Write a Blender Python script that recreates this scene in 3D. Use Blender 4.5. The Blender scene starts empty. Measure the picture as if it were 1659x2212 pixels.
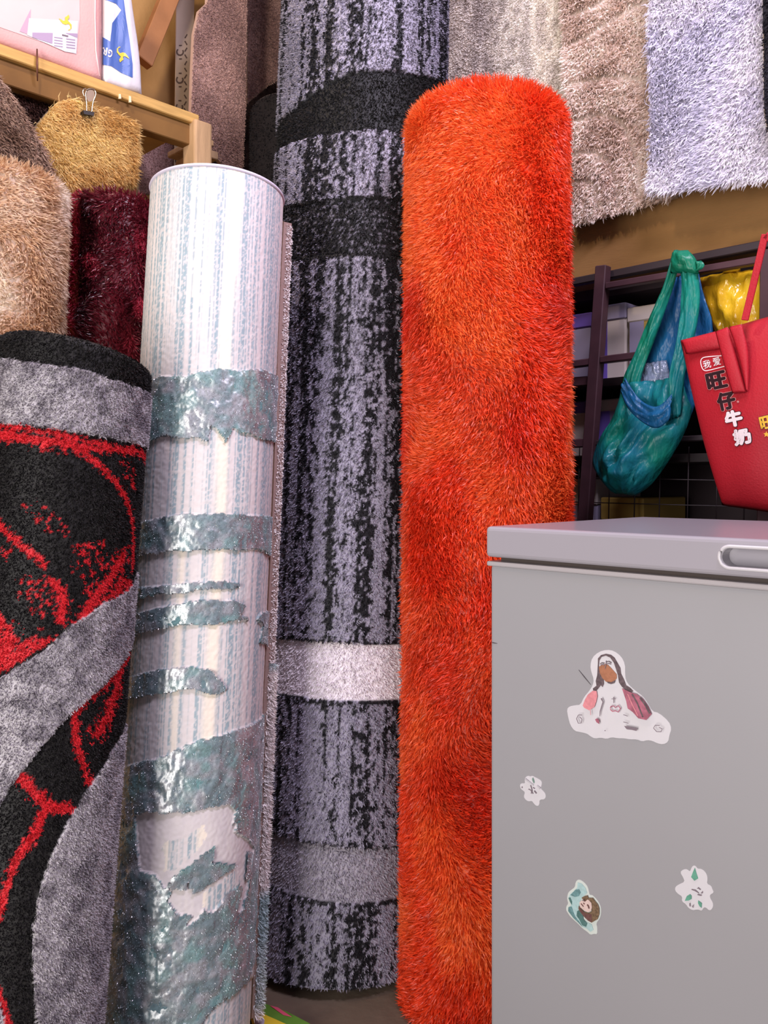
import bpy, bmesh, math
import numpy as np
from mathutils import Vector, Matrix
from mathutils.bvhtree import BVHTree

# ------------------------------------------------------------------ camera, world, lights
H = 0.925            # eye height
F = 1800.0           # focal length in photo pixels (1659 x 2212 frame)
CX, HZ = 829.5, 1040.0
scene = bpy.context.scene
COL = scene.collection

cam_d = bpy.data.cameras.new('camera'); cam = bpy.data.objects.new('camera', cam_d); COL.objects.link(cam)
cam.location = (0, 0, H); cam.rotation_euler = (math.pi/2, 0, 0)
cam_d.sensor_fit = 'VERTICAL'; cam_d.sensor_height = 36.0
cam_d.lens = 36.0*F/2212.0
cam_d.shift_y = -(1106.0-HZ)/2212.0
cam_d.clip_start = 0.01
scene.camera = cam

def lin(c):
    return tuple(((v/255.0)/12.92 if v/255.0 <= 0.04045 else ((v/255.0+0.055)/1.055)**2.4) for v in c)

world = bpy.data.worlds.new('world'); scene.world = world; world.use_nodes = True
bg = world.node_tree.nodes['Background']
bg.inputs['Color'].default_value = (0.66, 0.61, 0.74, 1); bg.inputs['Strength'].default_value = 0.40

def area(name, loc, target, sx, sy, power, color):
    d = bpy.data.lights.new(name, 'AREA'); d.shape = 'RECTANGLE'; d.size = sx; d.size_y = sy
    d.energy = power; d.color = color
    o = bpy.data.objects.new(name, d); COL.objects.link(o); o.location = loc
    o.rotation_euler = (Vector(target)-Vector(loc)).to_track_quat('-Z', 'Y').to_euler()
    return o
area('doorway_daylight', (-1.57, -1.40, 0.62), (-0.1, 1.5, 0.62), 1.1, 2.5, 122.0, (1.0, 0.96, 0.92))  # doorway daylight; its lower part, below floor level, is added for a highlight
area('tube_light_violet', (0.62, 0.60, 2.55), (0.38, 1.6, 1.6), 1.0, 0.15, 50.0, (0.88, 0.80, 1.0))
pl = bpy.data.lights.new('warm_bulb', 'POINT'); pl.energy = 30.0; pl.color = (1.0, 0.80, 0.58); pl.shadow_soft_size = 0.05
plo = bpy.data.objects.new('warm_bulb', pl); COL.objects.link(plo); plo.location = (-0.6, 1.05, 2.5)

vs = scene.view_settings
vs.view_transform = 'Standard'; vs.look = 'None'; vs.gamma = 1.0; vs.use_curve_mapping = False
vs.exposure = -0.12

# ------------------------------------------------------------------ helpers
RNG = np.random.default_rng(7)
CAM = Vector((0, 0, H))
S2 = math.sqrt(0.5)
BV = Vector((S2, S2, 0))      # into the right-hand wall
EV = Vector((S2, -S2, 0))     # along the right-hand wall, away from the corner

def ray(px, py):
    return Vector(((px-CX)/F, 1.0, (HZ-py)/F))
class Plane:
    def __init__(s, n, d):
        s.n = Vector(n).normalized(); s.d = d       # n . p = d ; n faces the room
    def at(s, px, py, off=0.0):
        r = ray(px, py)
        t = (s.d+off-s.n.dot(CAM))/s.n.dot(r)
        return CAM + r*t
def wallR(c): return Plane(-BV, -c)                 # plane parallel to right wall
def wallL(q): return Plane(EV, q)                   # plane parallel to left wall (q negative)
def flatZ(z): return Plane((0, 0, 1), z)
def cq(c, q, z): return BV*c + EV*q + Vector((0, 0, z))

class Noise:
    def __init__(s, seed):
        s.t = np.random.default_rng(seed).random((256, 256))
    def __call__(s, x, y):
        x = np.asarray(x, float); y = np.asarray(y, float)
        xi = np.floor(x).astype(int); yi = np.floor(y).astype(int)
        fx = x-xi; fy = y-yi
        fx = fx*fx*(3-2*fx); fy = fy*fy*(3-2*fy)
        g = lambda i, j: s.t[(i & 255), (j & 255)]
        return (g(xi, yi)*(1-fx)+g(xi+1, yi)*fx)*(1-fy)+(g(xi, yi+1)*(1-fx)+g(xi+1, yi+1)*fx)*fy
N1, N2, N3, N4, N5 = [Noise(i) for i in (11, 22, 33, 44, 55)]
def fbm(n, x, y, o=3):
    v = 0; a = 0.5; t = 0
    for k in range(o):
        v = v+a*n(x*2**k+17*k, y*2**k+31*k); t += a; a *= 0.5
    return v/t

def in_poly(x, y, poly):
    r = np.zeros(np.shape(x), bool); n = len(poly)
    for i in range(n):
        x1, y1 = poly[i]; x2, y2 = poly[(i+1) % n]
        if y1 == y2: continue
        c = ((y1 > y) != (y2 > y)) & (x < (x2-x1)*(y-y1)/(y2-y1)+x1)
        r ^= c
    return r
def seg_dist(x, y, pts):
    d = np.full(np.shape(x), 1e9); tt = np.zeros(np.shape(x)); n = len(pts)-1
    for i in range(n):
        ax, ay = pts[i]; bx, by = pts[i+1]
        vx, vy = bx-ax, by-ay; L = vx*vx+vy*vy+1e-12
        t = np.clip(((x-ax)*vx+(y-ay)*vy)/L, 0, 1)
        dd = np.hypot(x-ax-t*vx, y-ay-t*vy)
        m = dd < d; d = np.where(m, dd, d); tt = np.where(m, (i+t)/n, tt)
    return d, tt

# ---- materials
MATS = {}
def mat(name, col, rough=0.6, spec=0.4, metal=0.0, var=0.0, vscale=20.0, bump=0.0, bscale=60.0, stretch=None, sheen=0.0, coat=0.0, col2=None):
    if name in MATS: return MATS[name]
    m = bpy.data.materials.new(name); m.use_nodes = True
    nt = m.node_tree; b = nt.nodes['Principled BSDF']; MATS[name] = m
    c = lin(col); c2 = lin(col2) if col2 else None
    b.inputs['Base Color'].default_value = (*c, 1)
    b.inputs['Roughness'].default_value = rough; b.inputs['Specular IOR Level'].default_value = spec
    b.inputs['Metallic'].default_value = metal
    if sheen: b.inputs['Sheen Weight'].default_value = sheen
    if coat: b.inputs['Coat Weight'].default_value = coat
    if var or bump or c2:
        tc = nt.nodes.new('ShaderNodeTexCoord'); mp = nt.nodes.new('ShaderNodeMapping')
        nt.links.new(tc.outputs['Object'], mp.inputs['Vector'])
        if stretch: mp.inputs['Scale'].default_value = stretch
    if var or c2:
        n = nt.nodes.new('ShaderNodeTexNoise'); n.inputs['Scale'].default_value = vscale; n.inputs['Detail'].default_value = 4
        nt.links.new(mp.outputs['Vector'], n.inputs['Vector'])
        cr = nt.nodes.new('ShaderNodeValToRGB')
        a = c; bb = c2 if c2 else tuple(v*(1-var) for v in c)
        cr.color_ramp.elements[0].position = 0.35; cr.color_ramp.elements[1].position = 0.65
        cr.color_ramp.elements[0].color = (*bb, 1); cr.color_ramp.elements[1].color = (*a, 1)
        nt.links.new(n.outputs['Fac'], cr.inputs['Fac']); nt.links.new(cr.outputs['Color'], b.inputs['Base Color'])
    if bump:
        n = nt.nodes.new('ShaderNodeTexNoise'); n.inputs['Scale'].default_value = bscale; n.inputs['Detail'].default_value = 3
        nt.links.new(mp.outputs['Vector'], n.inputs['Vector'])
        bp = nt.nodes.new('ShaderNodeBump'); bp.inputs['Strength'].default_value = bump; bp.inputs['Distance'].default_value = 0.01
        nt.links.new(n.outputs['Fac'], bp.inputs['Height']); nt.links.new(bp.outputs['Normal'], b.inputs['Normal'])
    return m
def pile_mat(name, rough=0.6, spec=0.3, sheen=0.0, trans=0.0, grain=0.12, ior=1.5):
    """yarn material: dyed colour of each tuft comes from the mesh, grain from noise"""
    m = bpy.data.materials.new(name); m.use_nodes = True
    nt = m.node_tree; b = nt.nodes['Principled BSDF']
    at = nt.nodes.new('ShaderNodeAttribute'); at.attribute_name = 'dye'
    n = nt.nodes.new('ShaderNodeTexNoise'); n.inputs['Scale'].default_value = 900
    tc = nt.nodes.new('ShaderNodeTexCoord'); nt.links.new(tc.outputs['Object'], n.inputs['Vector'])
    mr = nt.nodes.new('ShaderNodeMapRange'); mr.inputs['To Min'].default_value = 1-grain; mr.inputs['To Max'].default_value = 1+grain
    nt.links.new(n.outputs['Fac'], mr.inputs['Value'])
    mx = nt.nodes.new('ShaderNodeVectorMath'); mx.operation = 'SCALE'
    nt.links.new(at.outputs['Color'], mx.inputs[0]); nt.links.new(mr.outputs['Result'], mx.inputs['Scale'])
    nt.links.new(mx.outputs['Vector'], b.inputs['Base Color'])
    b.inputs['Roughness'].default_value = rough; b.inputs['Specular IOR Level'].default_value = spec
    if sheen: b.inputs['Sheen Weight'].default_value = sheen; b.inputs['Sheen Roughness'].default_value = 0.4
    b.inputs['IOR'].default_value = ior
    if trans:      # light glowing through thin yarn
        tl = nt.nodes.new('ShaderNodeBsdfTranslucent'); ms = nt.nodes.new('ShaderNodeMixShader'); ms.inputs['Fac'].default_value = trans
        nt.links.new(mx.outputs['Vector'], tl.inputs['Color'])
        nt.links.new(b.outputs['BSDF'], ms.inputs[1]); nt.links.new(tl.outputs['BSDF'], ms.inputs[2])
        nt.links.new(ms.outputs['Shader'], nt.nodes['Material Output'].inputs['Surface'])
    return m

# ---- objects
def tag(o, label=None, cat=None, group=None, kind=None):
    if label: o['label'] = label
    if cat: o['category'] = cat
    if group: o['group'] = group
    if kind: o['kind'] = kind
    return o
def thing(name, loc, label, cat, group=None):
    o = bpy.data.objects.new(name, None); COL.objects.link(o); o.location = loc
    o.empty_display_size = 0.05
    return tag(o, label, cat, group)
bpy.context.view_layer.update()
def link(name, me, m, parent=None):
    o = bpy.data.objects.new(name, me); COL.objects.link(o)
    if m is not None and len(me.materials) == 0: me.materials.append(m)
    if parent is not None:
        o.parent = parent
        if parent.parent is None: o.matrix_parent_inverse = Matrix.Translation(-parent.location)
    return o
def from_bm(name, bm, m, parent=None, smooth=False):
    bmesh.ops.recalc_face_normals(bm, faces=bm.faces)
    me = bpy.data.meshes.new(name); bm.to_mesh(me); bm.free()
    if smooth:
        me.polygons.foreach_set('use_smooth', np.ones(len(me.polygons), bool))
    return link(name, me, m, parent)
def bevel(bm, w, seg=2):
    bmesh.ops.bevel(bm, geom=[e for e in bm.edges], offset=w, segments=seg, affect='EDGES', profile=0.5)
def box_bm(corners):
    """8 corners: bottom 4 then top 4"""
    bm = bmesh.new(); v = [bm.verts.new(c) for c in corners]
    for f in ((0, 1, 2, 3), (7, 6, 5, 4), (0, 4, 5, 1), (1, 5, 6, 2), (2, 6, 7, 3), (3, 7, 4, 0)):
        bm.faces.new([v[i] for i in f])
    return bm
def cqbox(name, c0, c1, q0, q1, z0, z1, m, parent=None, bev=0.0, seg=2):
    bm = box_bm([cq(c0, q0, z0), cq(c1, q0, z0), cq(c1, q1, z0), cq(c0, q1, z0),
                 cq(c0, q0, z1), cq(c1, q0, z1), cq(c1, q1, z1), cq(c0, q1, z1)])
    if bev: bmesh.ops.recalc_face_normals(bm, faces=bm.faces); bevel(bm, bev, seg)
    return from_bm(name, bm, m, parent)
def bar(name, A, B, w, d, nrm, m, parent=None, bev=0.002):
    """bar from A to B, w across (in plane), d deep along nrm"""
    A = Vector(A); B = Vector(B); t = (B-A).normalized(); nrm = Vector(nrm).normalized()
    s = t.cross(nrm).normalized()*w/2; n = nrm*d/2
    bm = box_bm([A-s-n, A+s-n, A+s+n, A-s+n, B-s-n, B+s-n, B+s+n, B-s+n])
    if bev: bmesh.ops.recalc_face_normals(bm, faces=bm.faces); bevel(bm, bev, 1)
    return from_bm(name, bm, m, parent)
def prism(name, pts, depth_vec, m, parent=None, smooth=False):
    """extruded outline: pts are 3D points of the front face"""
    bm = bmesh.new(); dv = Vector(depth_vec)
    a = [bm.verts.new(p) for p in pts]; b = [bm.verts.new(Vector(p)+dv) for p in pts]
    n = len(a); bm.faces.new(a); bm.faces.new(b[::-1])
    for i in range(n): bm.faces.new((a[i], b[i], b[(i+1) % n], a[(i+1) % n]))
    bm.normal_update(); bmesh.ops.triangulate(bm, faces=[f for f in bm.faces if len(f.verts) > 4])
    return from_bm(name, bm, m, parent, smooth)
def smooth_poly(pts, n=3):
    """Chaikin corner cutting"""
    for _ in range(n):
        out = []
        for i in range(len(pts)):
            p = pts[i]; q = pts[(i+1) % len(pts)]
            out += [(0.75*p[0]+0.25*q[0], 0.75*p[1]+0.25*q[1]), (0.25*p[0]+0.75*q[0], 0.25*p[1]+0.75*q[1])]
        pts = out
    return pts
def smooth_line(pts, n=2):
    for _ in range(n):
        out = [pts[0]]
        for i in range(len(pts)-1):
            p = pts[i]; q = pts[i+1]
            out += [tuple(0.75*a+0.25*b for a, b in zip(p, q)), tuple(0.25*a+0.75*b for a, b in zip(p, q))]
        pts = out+[pts[-1]]
    return pts
def decal(name, px, plane, off, m, parent, thick=0.0005, sm=0):
    if sm: px = smooth_poly(px, sm)
    return prism(name, [plane.at(x, y, off) for x, y in px], -plane.n*thick, m, parent)
def stroke_px(pts, w):
    """outline polygon of a thick polyline in photo pixels; w may be list"""
    n = len(pts); L = []; R = []
    for i in range(n):
        a = pts[max(i-1, 0)]; b = pts[min(i+1, n-1)]
        dx, dy = b[0]-a[0], b[1]-a[1]; l = math.hypot(dx, dy) or 1
        ww = (w[i] if isinstance(w, (list, tuple)) else w)/2
        L.append((pts[i][0]-dy/l*ww, pts[i][1]+dx/l*ww)); R.append((pts[i][0]+dy/l*ww, pts[i][1]-dx/l*ww))
    return L+R[::-1]
def tube(name, pts, r, m, parent=None, n=8, closed=False):
    bm = bmesh.new(); rings = []
    P = [Vector(p) for p in pts]; k = len(P)
    for i, p in enumerate(P):
        a = P[i-1] if (i > 0 or closed) else P[i]; b = P[(i+1) % k] if (i < k-1 or closed) else P[i]
        t = (b-a).normalized()
        up = Vector((0, 0, 1)) if abs(t.z) < 0.9 else Vector((1, 0, 0))
        s = t.cross(up).normalized(); u = s.cross(t)
        rr = r[i] if isinstance(r, (list, tuple)) else r
        rings.append([bm.verts.new(p+(s*math.cos(2*math.pi*j/n)+u*math.sin(2*math.pi*j/n))*rr) for j in range(n)])
    for i in range(k if closed else k-1):
        A, B = rings[i], rings[(i+1) % k]
        for j in range(n): bm.faces.new((A[j], A[(j+1) % n], B[(j+1) % n], B[j]))
    if not closed:
        bm.faces.new(rings[0][::-1]); bm.faces.new(rings[-1])
    return from_bm(name, bm, m, parent, True)
def grid_faces(nu, nv, wrap=False, off=0):
    """quads of a (nv rows x nu cols) vertex grid"""
    i = np.arange(nv-1)[:, None]*nu; j = np.arange(nu if wrap else nu-1)[None, :]
    j2 = (j+1) % nu
    q = np.stack([i+j, i+j2, i+nu+j2, i+nu+j], -1).reshape(-1, 4)+off
    return q
def np_mesh(name, V, quads=None, tris=None, colors=None, smooth_q=True):
    me = bpy.data.meshes.new(name)
    nq = 0 if quads is None else len(quads); ntr = 0 if tris is None else len(tris)
    me.vertices.add(len(V)); me.vertices.foreach_set('co', np.ascontiguousarray(V, np.float32).ravel())
    idx = []; 
    if nq: idx.append(np.asarray(quads, np.int32).ravel())
    if ntr: idx.append(np.asarray(tris, np.int32).ravel())
    idx = np.concatenate(idx); me.loops.add(len(idx)); me.loops.foreach_set('vertex_index', idx)
    me.polygons.add(nq+ntr)
    ls = np.concatenate([np.arange(nq)*4, nq*4+np.arange(ntr)*3]).astype(np.int32)
    me.polygons.foreach_set('loop_start', ls)
    sm = np.zeros(nq+ntr, bool); sm[:nq] = smooth_q
    me.polygons.foreach_set('use_smooth', sm)
    me.update(calc_edges=True); me.validate()
    if colors is not None:
        a = me.attributes.new('dye', 'FLOAT_COLOR', 'POINT')
        c = np.ones((len(V), 4), np.float32); c[:, :3] = np.clip(colors, 0, 1); a.data.foreach_set('color', c.ravel())
    return me
def nrm(a): return a/np.maximum(np.linalg.norm(a, axis=1, keepdims=True), 1e-9)
def tufts(P, Nn, G, length, width, cols, kn=1.0, kg=0.5, kr=0.5, bend=0.5, simple=False):
    """yarn tufts: tapered blades rooted at P, leaning along G. returns verts, tris, colours"""
    n = len(P); R = RNG.normal(size=(n, 3))
    d = nrm(Nn*kn+G*kg+R*kr)
    length = np.broadcast_to(length, n)[:, None]; width = np.broadcast_to(width, n)[:, None]
    s = nrm(np.cross(d, nrm(RNG.normal(size=(n, 3)))))*width*0.5
    if simple:
        V = np.stack([P-s, P+s, P+d*length], 1).reshape(-1, 3)
        T = np.arange(n*3).reshape(n, 3)
        return V, T, np.repeat(cols, 3, 0)
    d2 = nrm(d+G*bend+RNG.normal(size=(n, 3))*0.25)
    mid = P+d*length*0.55; tip = mid+d2*length*0.45
    V = np.stack([P-s*0.8, P+s*0.8, mid-s, mid+s, tip], 1).reshape(-1, 3)
    b = (np.arange(n)*5)[:, None]
    T = np.concatenate([b+[0, 1, 3], b+[0, 3, 2], b+[2, 3, 4]], 0)
    return V, T, np.repeat(cols, 5, 0)

# ------------------------------------------------------------------ rolled rugs
class Roll:
    def __init__(s, B, T, r, tilt=0.0, round_top=0.006):
        s.B = Vector(B); s.T = Vector(T); s.r = r; s.tilt = tilt; s.rt_top = round_top
        ax = s.T-s.B; s.L = ax.length; s.w = ax.normalized()
        mid = (s.B+s.T)*0.5; f = CAM-mid; f -= s.w*f.dot(s.w); s.f = f.normalized()
        s.x = s.w.cross(s.f).normalized()
        s.W, s.FW, s.X, s.B3 = [np.array(v) for v in (s.w, s.f, s.x, s.B)]
    def hmap(s, th, h):
        return h*(1+s.tilt*s.r*np.sin(th)/s.L)
    def pts(s, th, h, rad):
        th = np.asarray(th); h = s.hmap(th, np.asarray(h)); rad = np.asarray(rad)
        return (s.B3+h[..., None]*s.W+(rad*np.sin(th))[..., None]*s.X+(rad*np.cos(th))[..., None]*s.FW)
    def nor(s, th): return np.sin(th)[..., None]*s.X+np.cos(th)[..., None]*s.FW
    def unp(s, px, py):
        """photo pixel -> (arc length, height) on the roll's surface"""
        r = ray(px, py); o = CAM-s.B
        rp = r-s.w*r.dot(s.w); op = o-s.w*o.dot(s.w)
        a = rp.dot(rp); b = rp.dot(op); c = op.dot(op)-s.r**2; D = b*b-a*c
        t = (-b-math.sqrt(max(D, 0)))/a
        p = o+r*t; th = math.atan2(p.dot(s.x), p.dot(s.f)); h = p.dot(s.w)
        h = h/(1+s.tilt*s.r*math.sin(th)/s.L)
        return (th*s.r, h)
    def poly(s, pts): return [s.unp(x, y) for x, y in pts]
    def curve(s, pts):
        """band edge: height as a function of arc length"""
        q = sorted(s.poly(pts)); xs = np.array([a for a, _ in q]); ys = np.array([b for _, b in q])
        return lambda x: np.interp(x, xs, ys)
    def body(s, parent, m, turns=3, pitch=0.012, seam=math.pi*0.9, inset=0.004):
        n = int(44*turns); bm = bmesh.new(); rows = []
        for i in range(n+1):
            ph = seam+2*math.pi*turns*i/n; R0 = s.r-inset-pitch*turns*i/n
            row = []
            for rad in (R0, R0-pitch*0.62):
                for h in (0.0, s.L-0.001):
                    row.append(bm.verts.new(Vector(s.pts(np.array(ph), np.array(h), np.array(rad)))))
            rows.append(row)       # outer bottom, outer top, inner bottom, inner top
        for i in range(n):
            a, b = rows[i], rows[i+1]
            bm.faces.new((a[0], b[0], b[1], a[1])); bm.faces.new((a[2], a[3], b[3], b[2]))
            bm.faces.new((a[1], b[1], b[3], a[3])); bm.faces.new((a[0], a[2], b[2], b[0]))
        bm.faces.new((rows[0][0], rows[0][1], rows[0][3], rows[0][2]))
        bm.faces.new((rows[-1][0], rows[-1][2], rows[-1][3], rows[-1][1]))
        return from_bm('rolled_backing', bm, m, parent)
    def thetas(s, res, front=2.1, back=0.012):
        nf = int(2*front*s.r/res); nb = max(int((2*math.pi-2*front)*s.r/back), 6)
        return np.concatenate([np.linspace(-front, front, nf, endpoint=False), np.linspace(front, 2*math.pi-front, nb, endpoint=False)])
    def prof(s, h):
        """radius loss close to the rounded top edge"""
        k = np.clip((h-(s.L-s.rt_top))/s.rt_top, 0, 1)
        return s.rt_top*(1-np.sqrt(np.maximum(1-k*k, 0)))
    def sheet(s, res, colour, disp, front=2.1, hmin=0.0):
        th = s.thetas(res, front); hs = np.linspace(hmin, s.L, int((s.L-hmin)/res)+2)
        hs = np.concatenate([hs[:-1], s.L-s.rt_top*np.array([0.6, 0.35, 0.15, 0.04, 0.0])]); hs.sort()
        TH, HH = np.meshgrid(th, hs); sa = np.where(TH > math.pi, TH-2*math.pi, TH)*s.r
        rad = s.r-s.prof(HH)+disp(sa, HH)
        V = s.pts(TH, HH, rad).reshape(-1, 3); C = colour(sa, HH).reshape(-1, 3)
        nu, nv = len(th), len(hs)
        # lip turning inwards over the top edge
        lip = s.pts(th, np.full(nu, s.L), np.full(nu, s.r-s.rt_top-0.008)).reshape(-1, 3)
        Q = np.concatenate([grid_faces(nu, nv, True), grid_faces(nu, 2, True, off=(nv-1)*nu)])
        V = np.concatenate([V, lip]); C = np.concatenate([C, C[-nu:]])
        return V, Q, C
    def scatter(s, n, front=2.2, hmin=0.0):
        th = RNG.uniform(-front, front, n); h = RNG.uniform(hmin, s.L, n)
        return th, h
    def build_pile(s, parent, m, res, colour, disp, ntuft=0, length=0.01, width=0.003, front=2.1, hmin=0.0, keep=None, up_top=0.0, lean=None, jitter=0.15, simple=True, name='pile', **kw):
        V, Q, C = s.sheet(res, colour, disp, front, hmin)
        T = None
        if ntuft:
            th, h = s.scatter(ntuft, min(front+0.25, 3.14), hmin)
            sa = th*s.r
            if keep is not None:
                k = keep(sa, h); th, h, sa = th[k], h[k], sa[k]
            col = colour(sa, h)*RNG.uniform(1-jitter, 1+jitter, (len(th), 1))
            N = s.nor(th); rad = s.r-s.prof(h)+disp(sa, h)-0.001
            P = s.pts(th, h, rad)
            if lean is None: G = np.tile(-s.W, (len(th), 1))
            else:
                ang = lean(sa, h); tx = np.cos(th)[:, None]*s.X-np.sin(th)[:, None]*s.FW
                G = np.cos(ang)[:, None]*(-s.W)+np.sin(ang)[:, None]*tx
            if up_top:
                k = np.clip((h-(s.L-up_top))/up_top, 0, 1)[:, None]
                N = nrm(N*(1-0.55*k)+s.W*k*1.0); G = G*(1-k)+N*k*0.4
            ln = length*RNG.uniform(0.7, 1.2, len(th))
            tv, tt, tc = tufts(P, N, G, ln, width, col, simple=simple, **kw)
            T = tt+len(V); V = np.concatenate([V, tv]); C = np.concatenate([C, tc])
        me = np_mesh(name, V, Q, T, C)
        o = link(name, me, m, parent); o['kind'] = 'stuff'
        return o
def mix(a, b, k):
    k = np.asarray(k)[..., None]; return np.asarray(a)*(1-k)+np.asarray(b)*k
def flat(shape, c): return np.broadcast_to(np.array(c), (*shape, 3)).copy()

# ------------------------------------------------------------------ hanging flat rugs
def flat_rug(name, px, plane, label, colour, m, n=20000, length=0.02, width=0.003, thick=0.012, backing=None, height=None,
             edge=None, kn=0.8, kg=0.7, kr=0.5, simple=False, jitter=0.2, cat='rug', lean_ang=None, group=None, edge_pts=None):
    P3 = [plane.at(x, y) for x, y in px]
    base = sum(P3, Vector())/len(P3); base.z = min(p.z for p in P3)
    t = thing(name, base, label, cat, group)
    prism('backing', P3, -plane.n*thick, backing or mat('rug_backing', (150, 135, 120), 0.9, 0.1), t)
    hx = Vector((0, 0, 1)).cross(plane.n).normalized()        # horizontal axis in plane
    o = P3[0]
    poly = [((p-o).dot(hx), (p-o).z) for p in P3]
    xs = [p[0] for p in poly]; zs = [p[1] for p in poly]
    x = RNG.uniform(min(xs), max(xs), n*3); z = RNG.uniform(min(zs), max(zs), n*3)
    k = in_poly(x, z, poly); x, z = x[k][:n], z[k][:n]
    c = colour(x, z)*RNG.uniform(1-jitter, 1+jitter, (len(x), 1))
    P = np.array(o)+x[:, None]*np.array(hx)+z[:, None]*np.array((0, 0, 1.0))+np.array(plane.n)*0.0005
    Nn = np.tile(np.array(plane.n), (len(x), 1))
    if lean_ang is None: G = np.tile(np.array((0, 0, -1.0)), (len(x), 1))
    else:
        a = lean_ang(x, z); G = np.sin(a)[:, None]*np.array(hx)-np.cos(a)[:, None]*np.array((0, 0, 1.0))
    ln = length*RNG.uniform(0.6, 1.2, len(x))
    if height is not None: ln = ln*height(x, z)
    V, T, C = tufts(P, Nn, G, ln, width, c, kn=kn, kg=kg, kr=kr, simple=simple)
    # woven ground under the tufts
    nb = len(V); gx = np.linspace(min(xs), max(xs), 60); gz = np.linspace(min(zs), max(zs), 60)
    GX, GZ = np.meshgrid(gx, gz); mk = in_poly(GX, GZ, poly)
    GP = (np.array(o)+GX[..., None]*np.array(hx)+GZ[..., None]*np.array((0, 0, 1.0))+np.array(plane.n)*0.0008).reshape(-1, 3)
    q = grid_faces(60, 60); q = q[mk.ravel()[q].all(1)]
    V2 = np.concatenate([GP, V]); C2 = np.concatenate([colour(GX, GZ).reshape(-1, 3)*0.8, C])
    me = np_mesh('pile', V2, q, T+len(GP), C2)
    po = link('pile', me, m, t); po['kind'] = 'stuff'
    return t

# soft bags and packs: closed bulged patch between two outline curves given in photo pixels
def patch(name, Lc, Rc, plane, bulge, thick, m, parent=None, nu=24, nv=30, wr=0.0, wf=8.0, seed=0, edge_pow=0.5, bulge_fn=None):
    def samp(c, v):
        c = np.array(c, float); k = np.linspace(0, 1, len(c))
        return np.interp(v, k, c[:, 0]), np.interp(v, k, c[:, 1])
    bm = bmesh.new(); rows = [[], []]; nz = Noise(100+seed)
    Ls = smooth_line([tuple(map(float, p)) for p in Lc], 2); Rs = smooth_line([tuple(map(float, p)) for p in Rc], 2)
    # arc length param
    def arc(c):
        c = np.array(c); d = np.r_[0, np.cumsum(np.hypot(*np.diff(c, axis=0).T))]; return c, d/d[-1]
    La, Ld = arc(Ls); Ra, Rd = arc(Rs)
    for j in range(nv+1):
        v = j/nv
        lx, ly = np.interp(v, Ld, La[:, 0]), np.interp(v, Ld, La[:, 1])
        rx, ry = np.interp(v, Rd, Ra[:, 0]), np.interp(v, Rd, Ra[:, 1])
        fr = []; bk = []
        for i in range(nu+1):
            u = i/nu; x = lx+(rx-lx)*u; y = ly+(ry-ly)*u
            k = (4*u*(1-u))**edge_pow*(4*v*(1-v))**edge_pow
            if bulge_fn: k = bulge_fn(u, v)
            w = wr*(float(nz(np.array(u*wf+v*2), np.array(v*wf*0.7)))-0.5)*2*min(1, 6*u*(1-u))
            p = plane.at(x, y)
            fr.append(bm.verts.new(p+plane.n*(bulge*k+w)))
            if i in (0, nu) or j in (0, nv): bk.append(None)
            else: bk.append(bm.verts.new(p-plane.n*(thick*k+0.001)))
        rows[0].append(fr); rows[1].append([b if b else a for a, b in zip(fr, bk)])
    for side in (0, 1):
        R = rows[side]
        for j in range(nv):
            for i in range(nu):
                q = (R[j][i], R[j][i+1], R[j+1][i+1], R[j+1][i])
                bm.faces.new(q if side == 0 else q[::-1])
    return from_bm(name, bm, m, parent, True)
def cast_on(o):
    """ray caster onto a built mesh: photo pixel -> point just in front of its surface"""
    me = o.data; bvh = BVHTree.FromPolygons([v.co.copy() for v in me.vertices], [tuple(p.vertices) for p in me.polygons])
    def f(px, py, off=0.0006):
        d = ray(px, py).normalized(); hit = bvh.ray_cast(CAM, d)
        if hit[0] is None: return None
        n = hit[1]; n = -n if n.dot(d) > 0 else n
        return hit[0]+n*off
    return f
def print_on(name, px, f, m, parent, off=0.0006, fallback=None, fine=0):
    """thin print lying on a curved surface; px outline in photo pixels"""
    bm = bmesh.new(); vs_ = [bm.verts.new((x, y, 0)) for x, y in px]
    bm.faces.new(vs_); bm.normal_update(); bmesh.ops.triangulate(bm, faces=bm.faces[:])
    for _ in range(fine): bmesh.ops.subdivide_edges(bm, edges=bm.edges[:], cuts=1, use_grid_fill=True)
    bad = False
    for v in bm.verts:
        p = f(v.co.x, v.co.y, off)
        if p is None:
            p = fallback.at(v.co.x, v.co.y, 0.002) if fallback else None
        if p is None: bad = True; break
        v.co = p
    if bad: bm.free(); return None
    me = bpy.data.meshes.new(name); bm.to_mesh(me); bm.free()
    return link(name, me, m, parent)
def glyph_mesh(ch):
    cu = bpy.data.curves.new('glyph', 'FONT'); cu.body = ch; cu.resolution_u = 3
    o = bpy.data.objects.new('glyph', cu); COL.objects.link(o)
    dg = bpy.context.evaluated_depsgraph_get()
    me = bpy.data.meshes.new_from_object(o.evaluated_get(dg)); 
    bpy.data.objects.remove(o); bpy.data.curves.remove(cu)
    V = np.array([v.co[:2] for v in me.vertices]).reshape(-1, 2); Fc = [tuple(p.vertices) for p in me.polygons]
    bpy.data.meshes.remove(me); return V, Fc
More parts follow.
